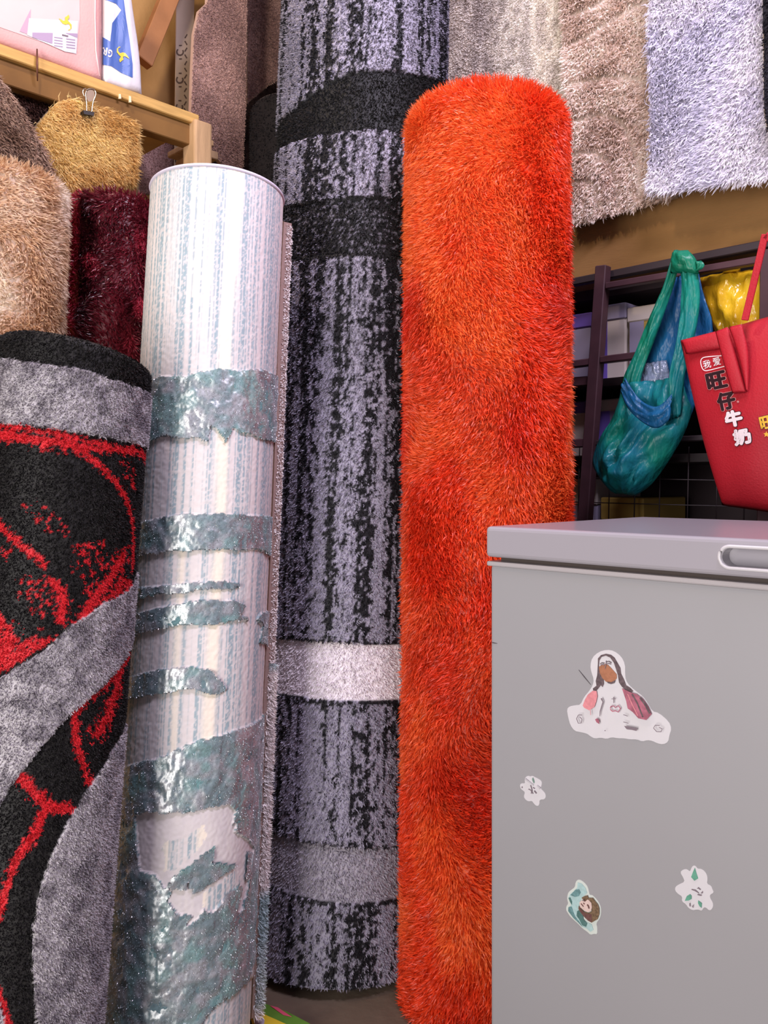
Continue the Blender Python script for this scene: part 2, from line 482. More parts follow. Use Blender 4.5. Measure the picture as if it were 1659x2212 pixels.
def text_on(name, ch, org, ux, uy, place, m, parent, bold=0.0):
    """glyphs laid out in the photo frame (org, unit x, unit y) and put on a surface by place(px,py)"""
    V, Fc = glyph_mesh(ch)
    if len(V) == 0: return None
    mn = V.min(0); mx = V.max(0); V = (V-mn)/np.maximum(mx-mn, 1e-6)
    bm = bmesh.new(); vs_ = []
    offs = [(0, 0)] if not bold else [(0, 0), (bold, 0), (-bold, 0), (0, bold), (0, -bold), (bold*.7, bold*.7), (-bold*.7, -bold*.7), (bold*.7, -bold*.7), (-bold*.7, bold*.7)]
    for k, (ox, oy) in enumerate(offs):
        base = []
        for a, b in V:
            a2, b2 = a+ox, b+oy
            p = place(org[0]+ux[0]*a2+uy[0]*b2, org[1]+ux[1]*a2+uy[1]*b2)
            base.append(bm.verts.new(p if p is not None else (0, 0, -5)))
        for fc in Fc:
            try: bm.faces.new([base[i] for i in fc])
            except ValueError: pass
    me = bpy.data.meshes.new(name); bm.to_mesh(me); bm.free()
    return link(name, me, m, parent)
# __OBJECTS__
# ------------------------------------------------------------------ the setting
def slab(name, c0, c1, q0, q1, z0, z1, m):
    o = cqbox(name, c0, c1, q0, q1, z0, z1, m); o['kind'] = 'structure'; return o
M_wall = mat('ochre_wall', (186, 146, 92), 0.85, 0.2, var=0.15, vscale=6, bump=0.15, bscale=90)
M_tan = mat('tan_board', (146, 108, 64), 0.75, 0.25, var=0.12, vscale=5, bump=0.08, bscale=60, stretch=(1, 1, 6))
M_floor = mat('concrete_floor', (112, 97, 82), 0.8, 0.3, var=0.25, vscale=9, bump=0.2, bscale=40)
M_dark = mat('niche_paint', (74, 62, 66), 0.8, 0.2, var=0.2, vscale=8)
slab('floor', -0.75, 2.3, -2.4, 1.6, -0.05, 0.0, M_floor)   # shop floor; front edge cut back for the light added below floor level
slab('wall_left', -0.6, 2.3, -2.25, -2.12, 0.0, 2.8, M_wall)
slab('wall_right', 1.76, 1.86, -2.12, 1.6, 1.41, 2.8, M_tan)
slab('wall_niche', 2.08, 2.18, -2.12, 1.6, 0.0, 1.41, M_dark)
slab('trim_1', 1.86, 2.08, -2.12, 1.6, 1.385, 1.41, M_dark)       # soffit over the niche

M_back = mat('jute_backing', (126, 110, 98), 0.9, 0.1, var=0.15, vscale=200)
M_backdark = mat('dark_backing', (60, 52, 52), 0.9, 0.1, var=0.15, vscale=200)
zero = lambda s, h: np.zeros(np.shape(s))

# ------------------------------------------------------------------ orange shag roll
RO = Roll((0.183, 1.485, 0.0), (0.197, 1.60, 1.622), 0.146, round_top=0.03)
t = thing('rolled_rug', RO.B, 'bright orange shaggy rug rolled up and standing beside the grey freezer', 'rug', 'rolled rugs standing in the corner')
RO.body(t, mat('orange_backing', (150, 70, 40), 0.9, 0.1))
o1, o2, o3 = lin((236, 74, 34)), lin((250, 120, 58)), lin((216, 44, 30))
def col_orange(s, h):
    n = fbm(N1, s*9+3, h*6, 3); k = np.clip((n-0.40)*4.5, 0, 1)
    c = mix(o1, o2, k*0.85)
    k2 = np.clip((fbm(N2, s*7+9, h*4+5, 2)-0.55)*5, 0, 1)
    return mix(c, o3, k2*0.7)
lean_o = lambda s, h: (fbm(N3, s*7, h*5, 2)-0.5)*7.0
RO.build_pile(t, pile_mat('orange_yarn', 0.42, 0.45, trans=0.35), 0.012, col_orange, lambda s, h: (fbm(N4, s*20, h*20)-0.5)*0.006, ntuft=190000, length=0.020, width=0.0019,
              front=2.3, simple=False, up_top=0.05, lean=lean_o, kn=0.75, kg=0.75, kr=0.38, bend=0.7, jitter=0.34)

# ------------------------------------------------------------------ tall dark grey roll
RG = Roll((-0.094, 1.665, 0.0), (-0.032, 1.965, 2.42), 0.188)
t = thing('rolled_rug', RG.B, 'tall charcoal grey rug roll with white and black bands beside the orange roll', 'rug', 'rolled rugs standing in the corner')
RG.body(t, M_backdark)
b1u = RG.curve([(597, 278), (625, 240), (650, 220), (700, 182), (740, 162), (790, 152), (830, 150), (900, 160), (980, 190)])
b1l = RG.curve([(588, 338), (640, 306), (700, 291), (760, 281), (862, 284), (960, 300)])
b2u = RG.curve([(600, 452), (650, 440), (720, 431), (862, 430), (950, 440)])
b2l = RG.curve([(600, 572), (627, 562), (700, 552), (780, 548), (862, 556), (950, 570)])
b3u = RG.curve([(560, 1368), (598, 1378), (700, 1388), (780, 1391), (860, 1391)])
b3l = RG.curve([(560, 1480), (598, 1494), (650, 1504), (700, 1511), (780, 1514), (860, 1511)])
b4u = RG.curve([(560, 1790), (598, 1802), (680, 1822), (760, 1832), (855, 1831)])
b4l = RG.curve([(560, 1895), (592, 1912), (650, 1936), (728, 1950), (800, 1948), (855, 1940)])
g_l, g_d, g_b, g_w, g_g = lin((150, 145, 160)), lin((24, 22, 27)), lin((22, 20, 22)), lin((230, 222, 226)), lin((172, 166, 176))
def col_grey(s, h):
    w = (N1(s*300, h*300)-0.5)*0.006
    hh = h+w
    st = fbm(N2, s*55, h*1.6, 2)*0.55+fbm(N3, s*150+5, h*3, 2)*0.45          # woven streaks along the roll
    sp = N4(s*230, h*120)*0.6+N5(s*520, h*330)*0.4                              # knots
    dark = sp < np.clip((st-0.48)*1.5+0.44+(N1(s*9+3, h*4)-0.5)*0.16, 0.22, 0.68)
    c = mix(g_l, g_d, dark.astype(float))
    k = N1(s*6+40, h*5); c = c*(0.78+0.4*k)[..., None]
    b2 = (hh < b2u(s)) & (hh > b2l(s))
    rows = N5(s*260, h*420)
    c = np.where(b2[..., None], mix(g_b, g_l, (rows > 0.72)*0.55), c)
    e2 = (np.abs(h-b2l(s)) < 0.006) | (np.abs(h-b2u(s)) < 0.003)
    c = np.where(e2[..., None], np.array(g_b), c)
    b1 = (hh < b1u(s)) & (hh > b1l(s)); c = np.where(b1[..., None], np.array(g_b)*0.8, c)
    e = (hh < b3u(s)+0.006) & (hh > b3l(s)-0.010); c = np.where(e[..., None] & (sp < 0.62)[..., None], np.array(g_d), c)
    b3 = (h < b3u(s)) & (h > b3l(s)); c = np.where(b3[..., None], np.array(g_w), c)
    e = (hh < b4u(s)+0.004) & (hh > b4l(s)-0.008); c = np.where(e[..., None] & (sp < 0.6)[..., None], np.array(g_d), c)
    b4 = (h < b4u(s)) & (h > b4l(s)); c = np.where(b4[..., None], mix(g_g, lin((120, 114, 124)), N5(s*420, h*420)*0.6), c)
    return c
def disp_grey(s, h):
    def band(u, l): return (h < u(s)) & (h > l(s))
    b = band(b1u, b1l) | band(b3u, b3l) | band(b4u, b4l) | band(b2u, b2l)
    return np.where(b, -0.005, 0.0)+(N4(s*180, h*160)-0.5)*0.002
RG.build_pile(t, pile_mat('grey_yarn', 0.6, 0.3, 0.1), 0.0042, col_grey, disp_grey, ntuft=300000, length=0.007, width=0.0034, front=1.9, simple=True, kn=1.0, kg=0.55, kr=0.35, jitter=0.14)

# ------------------------------------------------------------------ pale roll with teal brush strokes, in clear film
RW = Roll((-0.338, 1.35, 0.0), (-0.300, 1.505, 1.440), 0.1205, round_top=0.004)
t = thing('rolled_rug', RW.B, 'cream pinstriped rug roll with grey-teal brush strokes, left of the tall grey roll', 'rug', 'rolled rugs standing in the corner')
RW.body(t, mat('lilac_backing', (196, 190, 206), 0.8, 0.2), seam=1.75, inset=0.003)
strokes = [RW.poly(p) for p in [
 [(300, 842), (318, 832), (345, 812), (400, 814), (440, 803), (470, 796), (520, 801), (560, 799), (600, 815), (600, 956), (575, 950), (560, 944), (530, 935), (505, 925), (488, 958), (470, 925), (455, 918), (450, 958), (425, 945), (395, 948), (360, 940), (330, 952), (300, 958), (322, 900)],
 [(290, 1135), (340, 1120), (400, 1109), (450, 1111), (520, 1112), (590, 1118), (590, 1203), (560, 1187), (500, 1186), (450, 1189), (380, 1191), (330, 1196), (285, 1202)],
 [(285, 1272), (340, 1266), (375, 1263), (400, 1259), (480, 1255), (515, 1260), (519, 1267), (500, 1272), (450, 1272), (425, 1274), (400, 1281), (340, 1285), (270, 1302)],
 [(275, 1335), (345, 1312), (400, 1302), (440, 1297), (510, 1297), (531, 1310), (522, 1322), (515, 1330), (536, 1334), (538, 1341), (500, 1340), (480, 1347), (450, 1350), (400, 1348), (345, 1358), (260, 1385)],
 [(556, 1337), (566, 1325), (590, 1320), (590, 1395), (563, 1388), (568, 1352)],
 [(255, 1475), (340, 1448), (380, 1443), (420, 1441), (450, 1446), (475, 1466), (492, 1488), (470, 1501), (445, 1498), (420, 1488), (380, 1492), (330, 1502), (250, 1512)],
 [(235, 1668), (285, 1652), (350, 1636), (400, 1612), (430, 1600), (500, 1581), (545, 1565), (590, 1542), (590, 2110), (540, 2115), (500, 2150), (470, 2170), (440, 2200), (430, 2260), (150, 2260), (150, 1690)],
]]
lights = [RW.poly(p) for p in [
 [(290, 1762), (322, 1754), (393, 1756), (450, 1745), (499, 1737), (511, 1751), (504, 1783), (517, 1770), (509, 1796), (538, 1815), (550, 1832), (541, 1886), (534, 1930), (522, 1973), (514, 1970), (525, 1915), (512, 1920), (480, 1950), (464, 1970), (438, 1967), (432, 1983), (406, 2002), (400, 1996), (419, 1980), (380, 1973), (361, 1944), (372, 1925), (350, 1915), (336, 1890), (300, 1880)],
]]
darks = [RW.poly(p) for p in [
 [(409, 1870), (440, 1845), (467, 1830), (457, 1862), (490, 1868), (515, 1868), (470, 1900), (425, 1931), (416, 1930), (406, 1902), (400, 1926), (361, 1918), (374, 1896)],
 [(470, 1970), (490, 1931), (522, 1909), (512, 1947), (474, 1992)],
 [(535, 1840), (545, 1835), (540, 1895), (530, 1905), (532, 1870)],
]]
striped = [RW.poly(p) for p in [
 [(399, 1809), (440, 1783), (450, 1806), (425, 1841), (374, 1883), (354, 1883), (351, 1822)],
 [(440, 1930), (515, 1878), (524, 1905), (465, 1965), (440, 1962)],
 [(545, 2090), (590, 2080), (590, 2300), (430, 2300), (432, 2212), (470, 2175), (520, 2150)],
]]
w_c, w_t, w_cream = lin((214, 206, 204)), lin((132, 158, 168)), lin((236, 224, 208))
k_t, k_t2, k_p, k_g = lin((100, 122, 128)), lin((146, 150, 156)), lin((206, 198, 200)), lin((108, 148, 148))
def inside(pl, s, h):
    r = np.zeros(np.shape(s), bool)
    for p in pl: r |= in_poly(s, h, p)
    return r
def col_white(s, h):
    w = (N1(s*220, h*220)-0.5)*0.004+(N2(s*700, h*700)-0.5)*0.003; sx = s+w; hh = h+(N3(s*260, h*260)-0.5)*0.005
    sw = s+(N1(s*3+7, h*3)-0.5)*0.006
    st = N2(sw*560, h*0.7)*0.62+N3(sw*150+9, h*1.2)*0.38
    dots = N4(s*800, h*330)
    k = np.clip((st-0.40)*5, 0, 1)*(0.30+0.70*(dots > 0.40))
    # plain cream columns
    def column(s0, wd): return np.exp(-((s-s0-(N1(h*6, h*0+s0*50)-0.5)*0.012)/wd)**4)
    cc = np.clip(column(0.027, 0.011)+0.8*column(-0.030, 0.006)*(N2(h*5, h*0)>0.35), 0, 1)
    k = k*(1-cc*0.92)
    c = mix(mix(w_c, w_cream, cc), w_t, k*0.85)
    a = inside(strokes, sx, hh)
    n = fbm(N4, s*60, h*60, 3)
    tc = mix(k_t, k_t2, np.clip((n-0.42)*4, 0, 1)); tc = mix(tc, k_g, np.clip((fbm(N5, s*40+3, h*40, 2)-0.52)*5, 0, 1)*0.8)
    tc = tc*(0.72+0.55*N2(s*900, h*900))[..., None]
    c2 = np.where(a[..., None], tc, c)
    l = inside(lights, sx, hh); c2 = np.where(l[..., None], mix(k_p, w_c, N2(s*200, h*40)), c2)
    st_ = inside(striped, sx, hh); c2 = np.where(st_[..., None], c, c2)
    d = inside(darks, sx, hh); c2 = np.where(d[..., None], tc*0.95, c2)
    return c2
def disp_white(s, h):
    a = inside(strokes, s, h) & ~inside(lights, s, h)
    return np.where(a, 0.0, -0.003)+(N4(s*300, h*300)-0.5)*0.0008
RW.build_pile(t, pile_mat('cream_yarn', 0.7, 0.2, 0.05, grain=0.06), 0.0021, col_white, disp_white, front=1.75)
# raised lustrous pile of the brush strokes
def stroke_mask(s, h):
    hh = h+(N3(s*260, h*260)-0.5)*0.005; sx = s+(N1(s*220, h*220)-0.5)*0.004+(N2(s*700, h*700)-0.5)*0.003
    return (inside(strokes, sx, hh) & ~inside(lights, sx, hh) & ~inside(striped, sx, hh)) | inside(darks, sx, hh)
thx = np.linspace(-1.8, 1.8, 230); hx_ = np.linspace(0.0, 1.16, 560); TH, HH = np.meshgrid(thx, hx_); SA = TH*RW.r
mk = stroke_mask(SA, HH)
clump = (fbm(N5, SA*70, HH*55, 3)-0.5)*0.0050+(N2(SA*420, HH*420)-0.5)*0.0009
V = RW.pts(TH, HH, RW.r+0.0012+clump).reshape(-1, 3); C = col_white(SA, HH).reshape(-1, 3)
q = grid_faces(230, 560); q = q[mk.ravel()[q].sum(1) >= 3]
th = RNG.uniform(-1.8, 1.8, 70000); h = RNG.uniform(0, 1.16, 70000); k = stroke_mask(th*RW.r, h); th, h = th[k], h[k]
cl_ = (fbm(N5, th*RW.r*70, h*55, 3)-0.5)*0.0050
tv, tt, tc = tufts(RW.pts(th, h, RW.r+0.0006+cl_), RW.nor(th), np.tile(-RW.W, (len(th), 1)), 0.0026, 0.0016, col_white(th*RW.r, h), kn=0.6, kg=0.8, kr=0.4, simple=True)
po = link('stroke_pile', np_mesh('stroke_pile', np.concatenate([V, tv]), q, tt+len(V), np.concatenate([C, tc])), pile_mat('viscose_yarn', 0.36, 0.5, 0.3, grain=0.2, ior=3.0), t); po['kind'] = 'stuff'
tube('top_binding', [Vector(RW.pts(np.array(a), np.array(RW.L), np.array(RW.r-0.0035))) for a in np.linspace(-math.pi, math.pi, 72, endpoint=False)], 0.0032, mat('lilac_binding', (206, 200, 216), 0.6, 0.3), t, 8, True)
# loose outer end of the rug standing off on the right: backing strip and pile edge
def flap(name, x_in, x_out, m, thick, rough=0.0, n=60, zoff=0.0):
    """strip from the roll's right side, leaving it tangentially backwards-right"""
    bm = bmesh.new(); rows = []
    for i in range(n+1):
        h = (RW.L-0.035)*(1-i/n)+0.045*(i/n)
        k = i/n
        p0 = Vector(RW.pts(np.array(1.50), np.array(h), np.array(RW.r-0.004)))
        d = (RW.x*0.92-RW.f*0.40).normalized()
        nn = (RW.f*0.92+RW.x*0.40).normalized()
        wig = math.sin(h*9)*0.0012
        a = p0+d*(x_in+wig); b = p0+d*(x_out+wig+rough*(RNG.random()-0.5))
        if i == 0: a = a-RW.w*0.002
        rows.append([bm.verts.new(v+nn*zoff) for v in (a, b, b-nn*thick, a-nn*thick)])
    for i in range(n):
        A, B = rows[i], rows[i+1]
        for j in range(4): bm.faces.new((A[j], A[(j+1) % 4], B[(j+1) % 4], B[j]))
    bm.faces.new(rows[0]); bm.faces.new(rows[-1][::-1])
    return from_bm(name, bm, m, t)
flap('loose_edge', -0.006, 0.020, mat('taupe_backing', (150, 126, 118), 0.85, 0.15, var=0.1, vscale=300), 0.004)
flap('edge_binding', 0.0015, 0.003, mat('binding_thread', (96, 74, 58), 0.8, 0.2), 0.001, zoff=0.001)
# pile edge: pale tufts along the loose end
n = 20000; h = RNG.uniform(0.045, RW.L-0.04, n)
p0 = RW.pts(np.full(n, 1.50), h, np.full(n, RW.r-0.004)); d = np.array((RW.x*0.92-RW.f*0.40).normalized()); nn = np.array((RW.f*0.92+RW.x*0.40).normalized())
P = p0+d*RNG.uniform(0.009, 0.0215, (n, 1))-nn*RNG.uniform(-0.0005, 0.006, (n, 1))
tcol = mix(lin((240, 232, 230)), lin((176, 196, 200)), np.clip((N1(h*14, h*0+3)-0.5)*4, 0, 1)*(h < 0.62))
V, T, C = tufts(P, np.tile(d*0.7+nn*0.5, (n, 1)), np.tile(-np.array(RW.w), (n, 1)), 0.0035+0.007*(h < 0.62), 0.003, tcol, kn=1, kg=0.4, kr=0.5, simple=True)
po = link('pile_edge', np_mesh('pile_edge', V, None, T, C), pile_mat('edge_yarn', 0.6, 0.3), t); po['kind'] = 'stuff'

# ------------------------------------------------------------------ black, grey and red roll
RR = Roll((-0.513, 1.125, 0.0), (-0.476, 1.29, 1.118), 0.1115, tilt=-0.12, round_top=0.012)
t = thing('rolled_rug', RR.B, 'black rug roll with grey swirls and thin red strokes at the left edge', 'rug', 'rolled rugs standing in the corner')
RR.body(t, M_backdark)
gtop_u = RR.curve([(0, 775), (56, 782), (111, 789), (182, 800), (230, 817), (320, 851)])
gtop_l = RR.curve([(0, 914), (74, 921), (141, 930), (222, 945), (312, 966)])
greys = [RR.poly(p) for p in [
 [(330, 1235), (282, 1266), (222, 1303), (148, 1355), (93, 1407), (0, 1466), (-120, 1560), (-120, 1850), (0, 1741), (22, 1701), (55, 1657), (99, 1602), (147, 1547), (184, 1514), (235, 1466), (264, 1429), (300, 1380)],
 [(300, 1560), (240, 1620), (220, 1657), (176, 1719), (140, 1785), (110, 1848), (88, 1914), (72, 2002), (70, 2061), (79, 2240), (90, 2400), (300, 2400)],
 [(-120, 2100), (0, 2165), (10, 2200), (16, 2240), (20, 2400), (-120, 2400)],
]]
red_polys = [RR.poly(p) for p in [[(-20, 1305), (0, 1321), (30, 1366), (48, 1384), (130, 1368), (93, 1399), (22, 1444), (-30, 1470)], [(282, 1251), (262, 1245), (215, 1290), (182, 1325), (222, 1303), (284, 1266)]]]
red_lines = [(RR.poly(p), w, sp) for p, w, sp in [
 ([(-40, 935), (0, 938), (56, 946), (130, 955), (174, 966)], 0.0085, 0.55),
 ([(130, 955), (174, 967), (241, 969), (297, 973), (318, 992)], 0.006, 0.4),
 ([(-40, 922), (74, 928), (160, 945), (230, 962)], 0.003, 0.7),
 ([(182, 973), (215, 1006), (252, 1043), (274, 1084), (284, 1125), (287, 1173), (283, 1229)], 0.0055, 0.35),
 ([(267, 1195), (237, 1247), (200, 1295), (178, 1330)], 0.0085, 0.75),
 ([(-30, 1110), (0, 1132), (30, 1166), (59, 1188), (89, 1210), (96, 1225)], 0.0055, 0.25),
 ([(112, 1255), (128, 1275), (137, 1295), (130, 1336)], 0.0075, 0.35),
 ([(276, 1415), (235, 1470), (184, 1515), (163, 1542), (163, 1590), (175, 1640), (190, 1678), (199, 1696)], 0.0055, 0.3),
 ([(262, 1435), (245, 1500), (232, 1545), (213, 1580)], 0.010, 0.72),
 ([(40, 1672), (77, 1716), (99, 1738), (162, 1752)], 0.0075, 0.3),
 ([(99, 1741), (73, 1807), (37, 1852), (18, 1907), (-5, 1975), (-20, 2020)], 0.0065, 0.3),
 ([(-10, 2130), (10, 2175), (22, 2220), (30, 2300)], 0.004, 0.3),
]]
specks = [RR.poly(p) for p in [[(40, 1090), (80, 1075), (140, 1130), (150, 1160), (100, 1150)], [(30, 1250), (90, 1240), (120, 1310), (90, 1340), (40, 1300)], [(150, 1180), (230, 1160), (240, 1230), (180, 1270), (150, 1230)], [(0, 1330), (60, 1350), (110, 1360), (40, 1400)], [(0, 1170), (50, 1195), (30, 1215), (0, 1205)], [(255, 990), (290, 1000), (290, 1060), (270, 1050)]]]
r_k, r_g, r_g2, r_r = lin((30, 27, 27)), lin((186, 180, 184)), lin((134, 127, 134)), lin((206, 34, 44))
def col_red(s, h):
    nx = (N1(s*330, h*330)-0.5)*0.004; ny = (N2(s*330, h*330)-0.5)*0.004
    sx, hy = s+nx, h+ny
    c = flat(np.shape(s), r_k)*(0.75+0.5*N3(s*500, h*500))[..., None]
    kn = N4(s*300, h*300)
    red = inside(red_polys, sx, hy) & (kn > 0.22)
    for pts, w, sp in red_lines:
        d, _ = seg_dist(sx, hy, pts)
        red |= d < w*(0.62+0.4*(kn > 0.45))
        red |= (d < w*(1.3+sp)) & (kn > 0.82-0.25*sp)
    red |= inside(specks, sx, hy) & (kn > 0.68)
    c = np.where(red[..., None], np.array(r_r)*(0.85+0.3*N3(s*500, h*500))[..., None], c)
    g = inside(greys, s+nx*0.6, h+ny*0.6) | ((hy < gtop_u(s)) & (hy > gtop_l(s)))
    gg = mix(r_g, r_g2, np.clip((fbm(N5, s*50, h*50, 3)-0.4)*4, 0, 1)*0.8+0.25*N1(s*600, h*600))
    return np.where(g[..., None], gg, c)
def disp_red(s, h):
    g = inside(greys, s, h) | ((h < gtop_u(s)) & (h > gtop_l(s)))
    return np.where(g, 0.003, 0.0)+(N4(s*300, h*300)-0.5)*0.001
RR.build_pile(t, pile_mat('red_black_yarn', 0.62, 0.3, 0.05), 0.0032, col_red, disp_red, ntuft=225000, length=0.005, width=0.0026, front=1.9, simple=True, kn=1.0, kg=0.4, kr=0.4, jitter=0.15)

# ------------------------------------------------------------------ shag rolls behind
RB = Roll((-0.765, 1.52, 0.0), (-0.737, 1.60, 1.500), 0.118, round_top=0.02)
t = thing('rolled_rug', RB.B, 'light beige shaggy rug roll standing at the far left behind the black roll', 'rug', 'rolled rugs standing in the corner')
RB.body(t, M_back)
bb1, bb2 = lin((250, 234, 216)), lin((222, 186, 150))
RB.build_pile(t, pile_mat('beige_yarn', 0.45, 0.45, trans=0.35), 0.015, lambda s, h: mix(bb1, bb2, np.clip((fbm(N1, s*12, h*8, 3)-0.38)*3.2, 0, 1)),
              lambda s, h: (N4(s*30, h*30)-0.5)*0.004, ntuft=50000, length=0.018, width=0.0024, front=2.4, hmin=0.75, simple=False, up_top=0.03,
              lean=lambda s, h: (fbm(N3, s*9+4, h*7, 2)-0.5)*6, kn=0.8, kg=0.7, kr=0.45)
RD = Roll((-0.585, 1.73, 0.0), (-0.578, 1.80, 1.522), 0.090, tilt=0.0, round_top=0.015)
t = thing('rolled_rug', RD.B, 'dark burgundy shaggy rug roll between the beige and the cream roll', 'rug', 'rolled rugs standing in the corner')
RD.body(t, M_backdark)
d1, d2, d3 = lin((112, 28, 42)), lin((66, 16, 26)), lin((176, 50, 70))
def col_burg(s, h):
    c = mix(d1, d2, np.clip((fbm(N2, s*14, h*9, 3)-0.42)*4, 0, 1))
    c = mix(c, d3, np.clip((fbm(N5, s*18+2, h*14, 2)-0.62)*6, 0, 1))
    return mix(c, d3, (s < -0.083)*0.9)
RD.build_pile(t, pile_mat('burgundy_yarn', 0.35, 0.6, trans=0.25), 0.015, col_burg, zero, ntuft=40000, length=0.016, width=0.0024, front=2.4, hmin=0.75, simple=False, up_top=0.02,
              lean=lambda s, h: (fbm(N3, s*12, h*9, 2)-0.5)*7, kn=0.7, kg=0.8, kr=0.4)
RK = Roll((-0.235, 2.13, 0.0), (-0.226, 2.16, 1.885), 0.118, round_top=0.02)
t = thing('rolled_rug', RK.B, 'plain black rug roll mostly hidden behind the tall striped grey roll', 'rug', 'rolled rugs standing in the corner')
RK.body(t, M_backdark)
kk = lin((26, 22, 24))
RK.build_pile(t, pile_mat('black_yarn', 0.8, 0.2), 0.01, lambda s, h: flat(np.shape(s), kk)*(0.8+0.4*N1(s*80, h*80))[..., None], zero, ntuft=30000, length=0.006, width=0.003, front=2.2, hmin=0.9, simple=True)
# ------------------------------------------------------------------ rugs hung on the right wall
def two(a, b, sx, sz, lo=0.4, gain=4.0, n=N1):
    a, b = lin(a), lin(b)
    return lambda x, z: mix(a, b, np.clip((fbm(n, x*sx, z*sz, 3)-lo)*gain, 0, 1))
M_lg = pile_mat('light_grey_yarn', 0.7, 0.25)
pR = wallR(1.75)
tg = flat_rug('hanging_rug', [(900, -360), (1237, -360), (1230, 0), (1219, 205), (1206, 470), (900, 520)], pR, 'flat pale grey mottled rug hung on the wall behind the orange roll',
         two((240, 230, 218), (208, 196, 186), 60, 40), M_lg, n=70000, length=0.006, width=0.004, thick=0.006, simple=True, kn=1, kg=0.4, kr=0.4, group='rugs hung on the wall')
prism('edge_binding', [pR.at(x, y, 0.006) for x, y in [(1226, -360), (1238, -360), (1231, 0), (1220, 205), (1207, 472), (1195, 472), (1208, 205), (1219, 0)]], BV*0.010, mat('grey_binding', (196, 184, 176), 0.8, 0.2), tg)
pR2 = wallR(1.725)
beige_arcs = [[(1234, 95), (1275, 75), (1335, 35), (1400, 0)], [(1236, 178), (1290, 170), (1335, 162), (1400, 175)], [(1236, 262), (1275, 250), (1310, 243), (1345, 262), (1365, 300), (1380, 345), (1385, 420)],
              [(1236, 330), (1275, 326), (1300, 330), (1320, 350), (1332, 380), (1338, 440)], [(1236, 390), (1275, 388), (1290, 400), (1295, 440)], [(1240, 30), (1290, 12), (1330, -20)]]
P0 = pR2.at(1205, -360); hxR = Vector((0, 0, 1)).cross(pR2.n).normalized()
arcs = [[((pR2.at(x, y)-P0).dot(hxR), (pR2.at(x, y)-P0).z) for x, y in smooth_line(a, 2)] for a in beige_arcs]
def hgt(x, z):
    d = np.full(np.shape(x), 1e9)
    for a in arcs: d = np.minimum(d, seg_dist(x, z, a)[0])
    return np.clip((d-0.003)/0.010, 0.12, 1)
flat_rug('hanging_rug', [(1205, -360), (1460, -360), (1460, 425), (1377, 449), (1300, 470), (1232, 488)], pR2, 'beige shaggy rug with carved curved lines, left of the white shaggy rug',
         two((250, 234, 224), (224, 204, 190), 20, 16), pile_mat('carved_beige_yarn', 0.5, 0.4, trans=0.35), n=42000, length=0.022, width=0.0034, height=hgt, kn=1.0, kg=0.55, kr=0.55, group='rugs hung on the wall',
         lean_ang=lambda x, z: (fbm(N3, x*9, z*7, 2)-0.5)*3)
pR3 = wallR(1.675)
flat_rug('hanging_rug', [(1402, -360), (1780, -400), (1780, 352), (1659, 385), (1560, 398), (1480, 408), (1404, 417)], pR3, 'white shaggy rug with a lilac tint hung at the upper right',
         two((246, 242, 250), (220, 217, 230), 9, 8), pile_mat('white_yarn', 0.45, 0.4, trans=0.35), n=60000, length=0.024, width=0.0034, kn=0.75, kg=0.75, kr=0.5, group='rugs hung on the wall',
         lean_ang=lambda x, z: (fbm(N3, x*8+3, z*6, 2)-0.5)*4)
pR4 = wallR(1.63)
flat_rug('hanging_rug', [(1643, -360), (1800, -380), (1800, 262), (1657, 284), (1650, 240)], pR4, 'black rug hung at the upper right corner in front of the white one',
         two((34, 32, 40), (22, 20, 26), 20, 20), pile_mat('black_hung_yarn', 0.7, 0.2), n=12000, length=0.006, width=0.003, simple=True, group='rugs hung on the wall')

# ------------------------------------------------------------------ rack in the niche
M_iron = mat('brown_iron', (70, 44, 50), 0.5, 0.4, var=0.2, vscale=30)
M_iron2 = mat('black_iron', (46, 36, 40), 0.5, 0.4)
pK = wallR(1.70); nK = -BV
rk = thing('metal_rack', pK.at(1262, 1200), 'dark brown iron rack with crossbars and wire grid behind the freezer', 'rack')
rk.location.z = 0.0
def rbar(name, a, b, wpx, m=M_iron, off=0.0, depth=0.022):
    A, B = pK.at(*a, off), pK.at(*b, off); w = wpx*0.5*(A.y+B.y)/F
    return bar(name, A, B, w, depth, BV, m, rk)
def post_down(top, low, wpx):
    A, B = pK.at(*top), pK.at(*low); d = (B-A).normalized(); B = A+d*((0.0-A.z)/d.z)
    return bar('post', A, B, wpx*(A.y)/F, 0.026, BV, M_iron, rk)
post_down((1303, 575), (1264, 1124), 26)
post_down((1662, 540), (1655, 1100), 30)
rbar('top_rail', (1180, 622), (1720, 516), 17, M_iron2, -0.03)
rbar('rail', (1312, 619), (1655, 560), 15)
rbar('rail', (1180, 795), (1295, 780), 15); rbar('rail', (1300, 778), (1655, 735), 16)
rbar('rail', (1180, 830), (1290, 822), 20, M_iron, -0.02); rbar('rail', (1180, 962), (1275, 956), 18); rbar('rail', (1268, 958), (1655, 940), 12, M_iron2, -0.01)
for x in (1252, 1318, 1373, 1427, 1488, 1550, 1610):
    tube('grid_wire', [pK.at(x, 965, -0.03), pK.at(x-4, 1160, -0.03)], 0.0013, M_iron2, rk, 6)
for ya, yb in ((1030, 1040), (1083, 1096), (1135, 1150)):
    tube('grid_wire', [pK.at(1190, ya, -0.03), pK.at(1655, yb, -0.03)], 0.0013, M_iron2, rk, 6)
for z in (0.62, 0.985, 1.165):
    cqbox('shelf_board', 1.735, 2.06, -1.75, 0.2, z-0.018, z, M_iron2, rk)
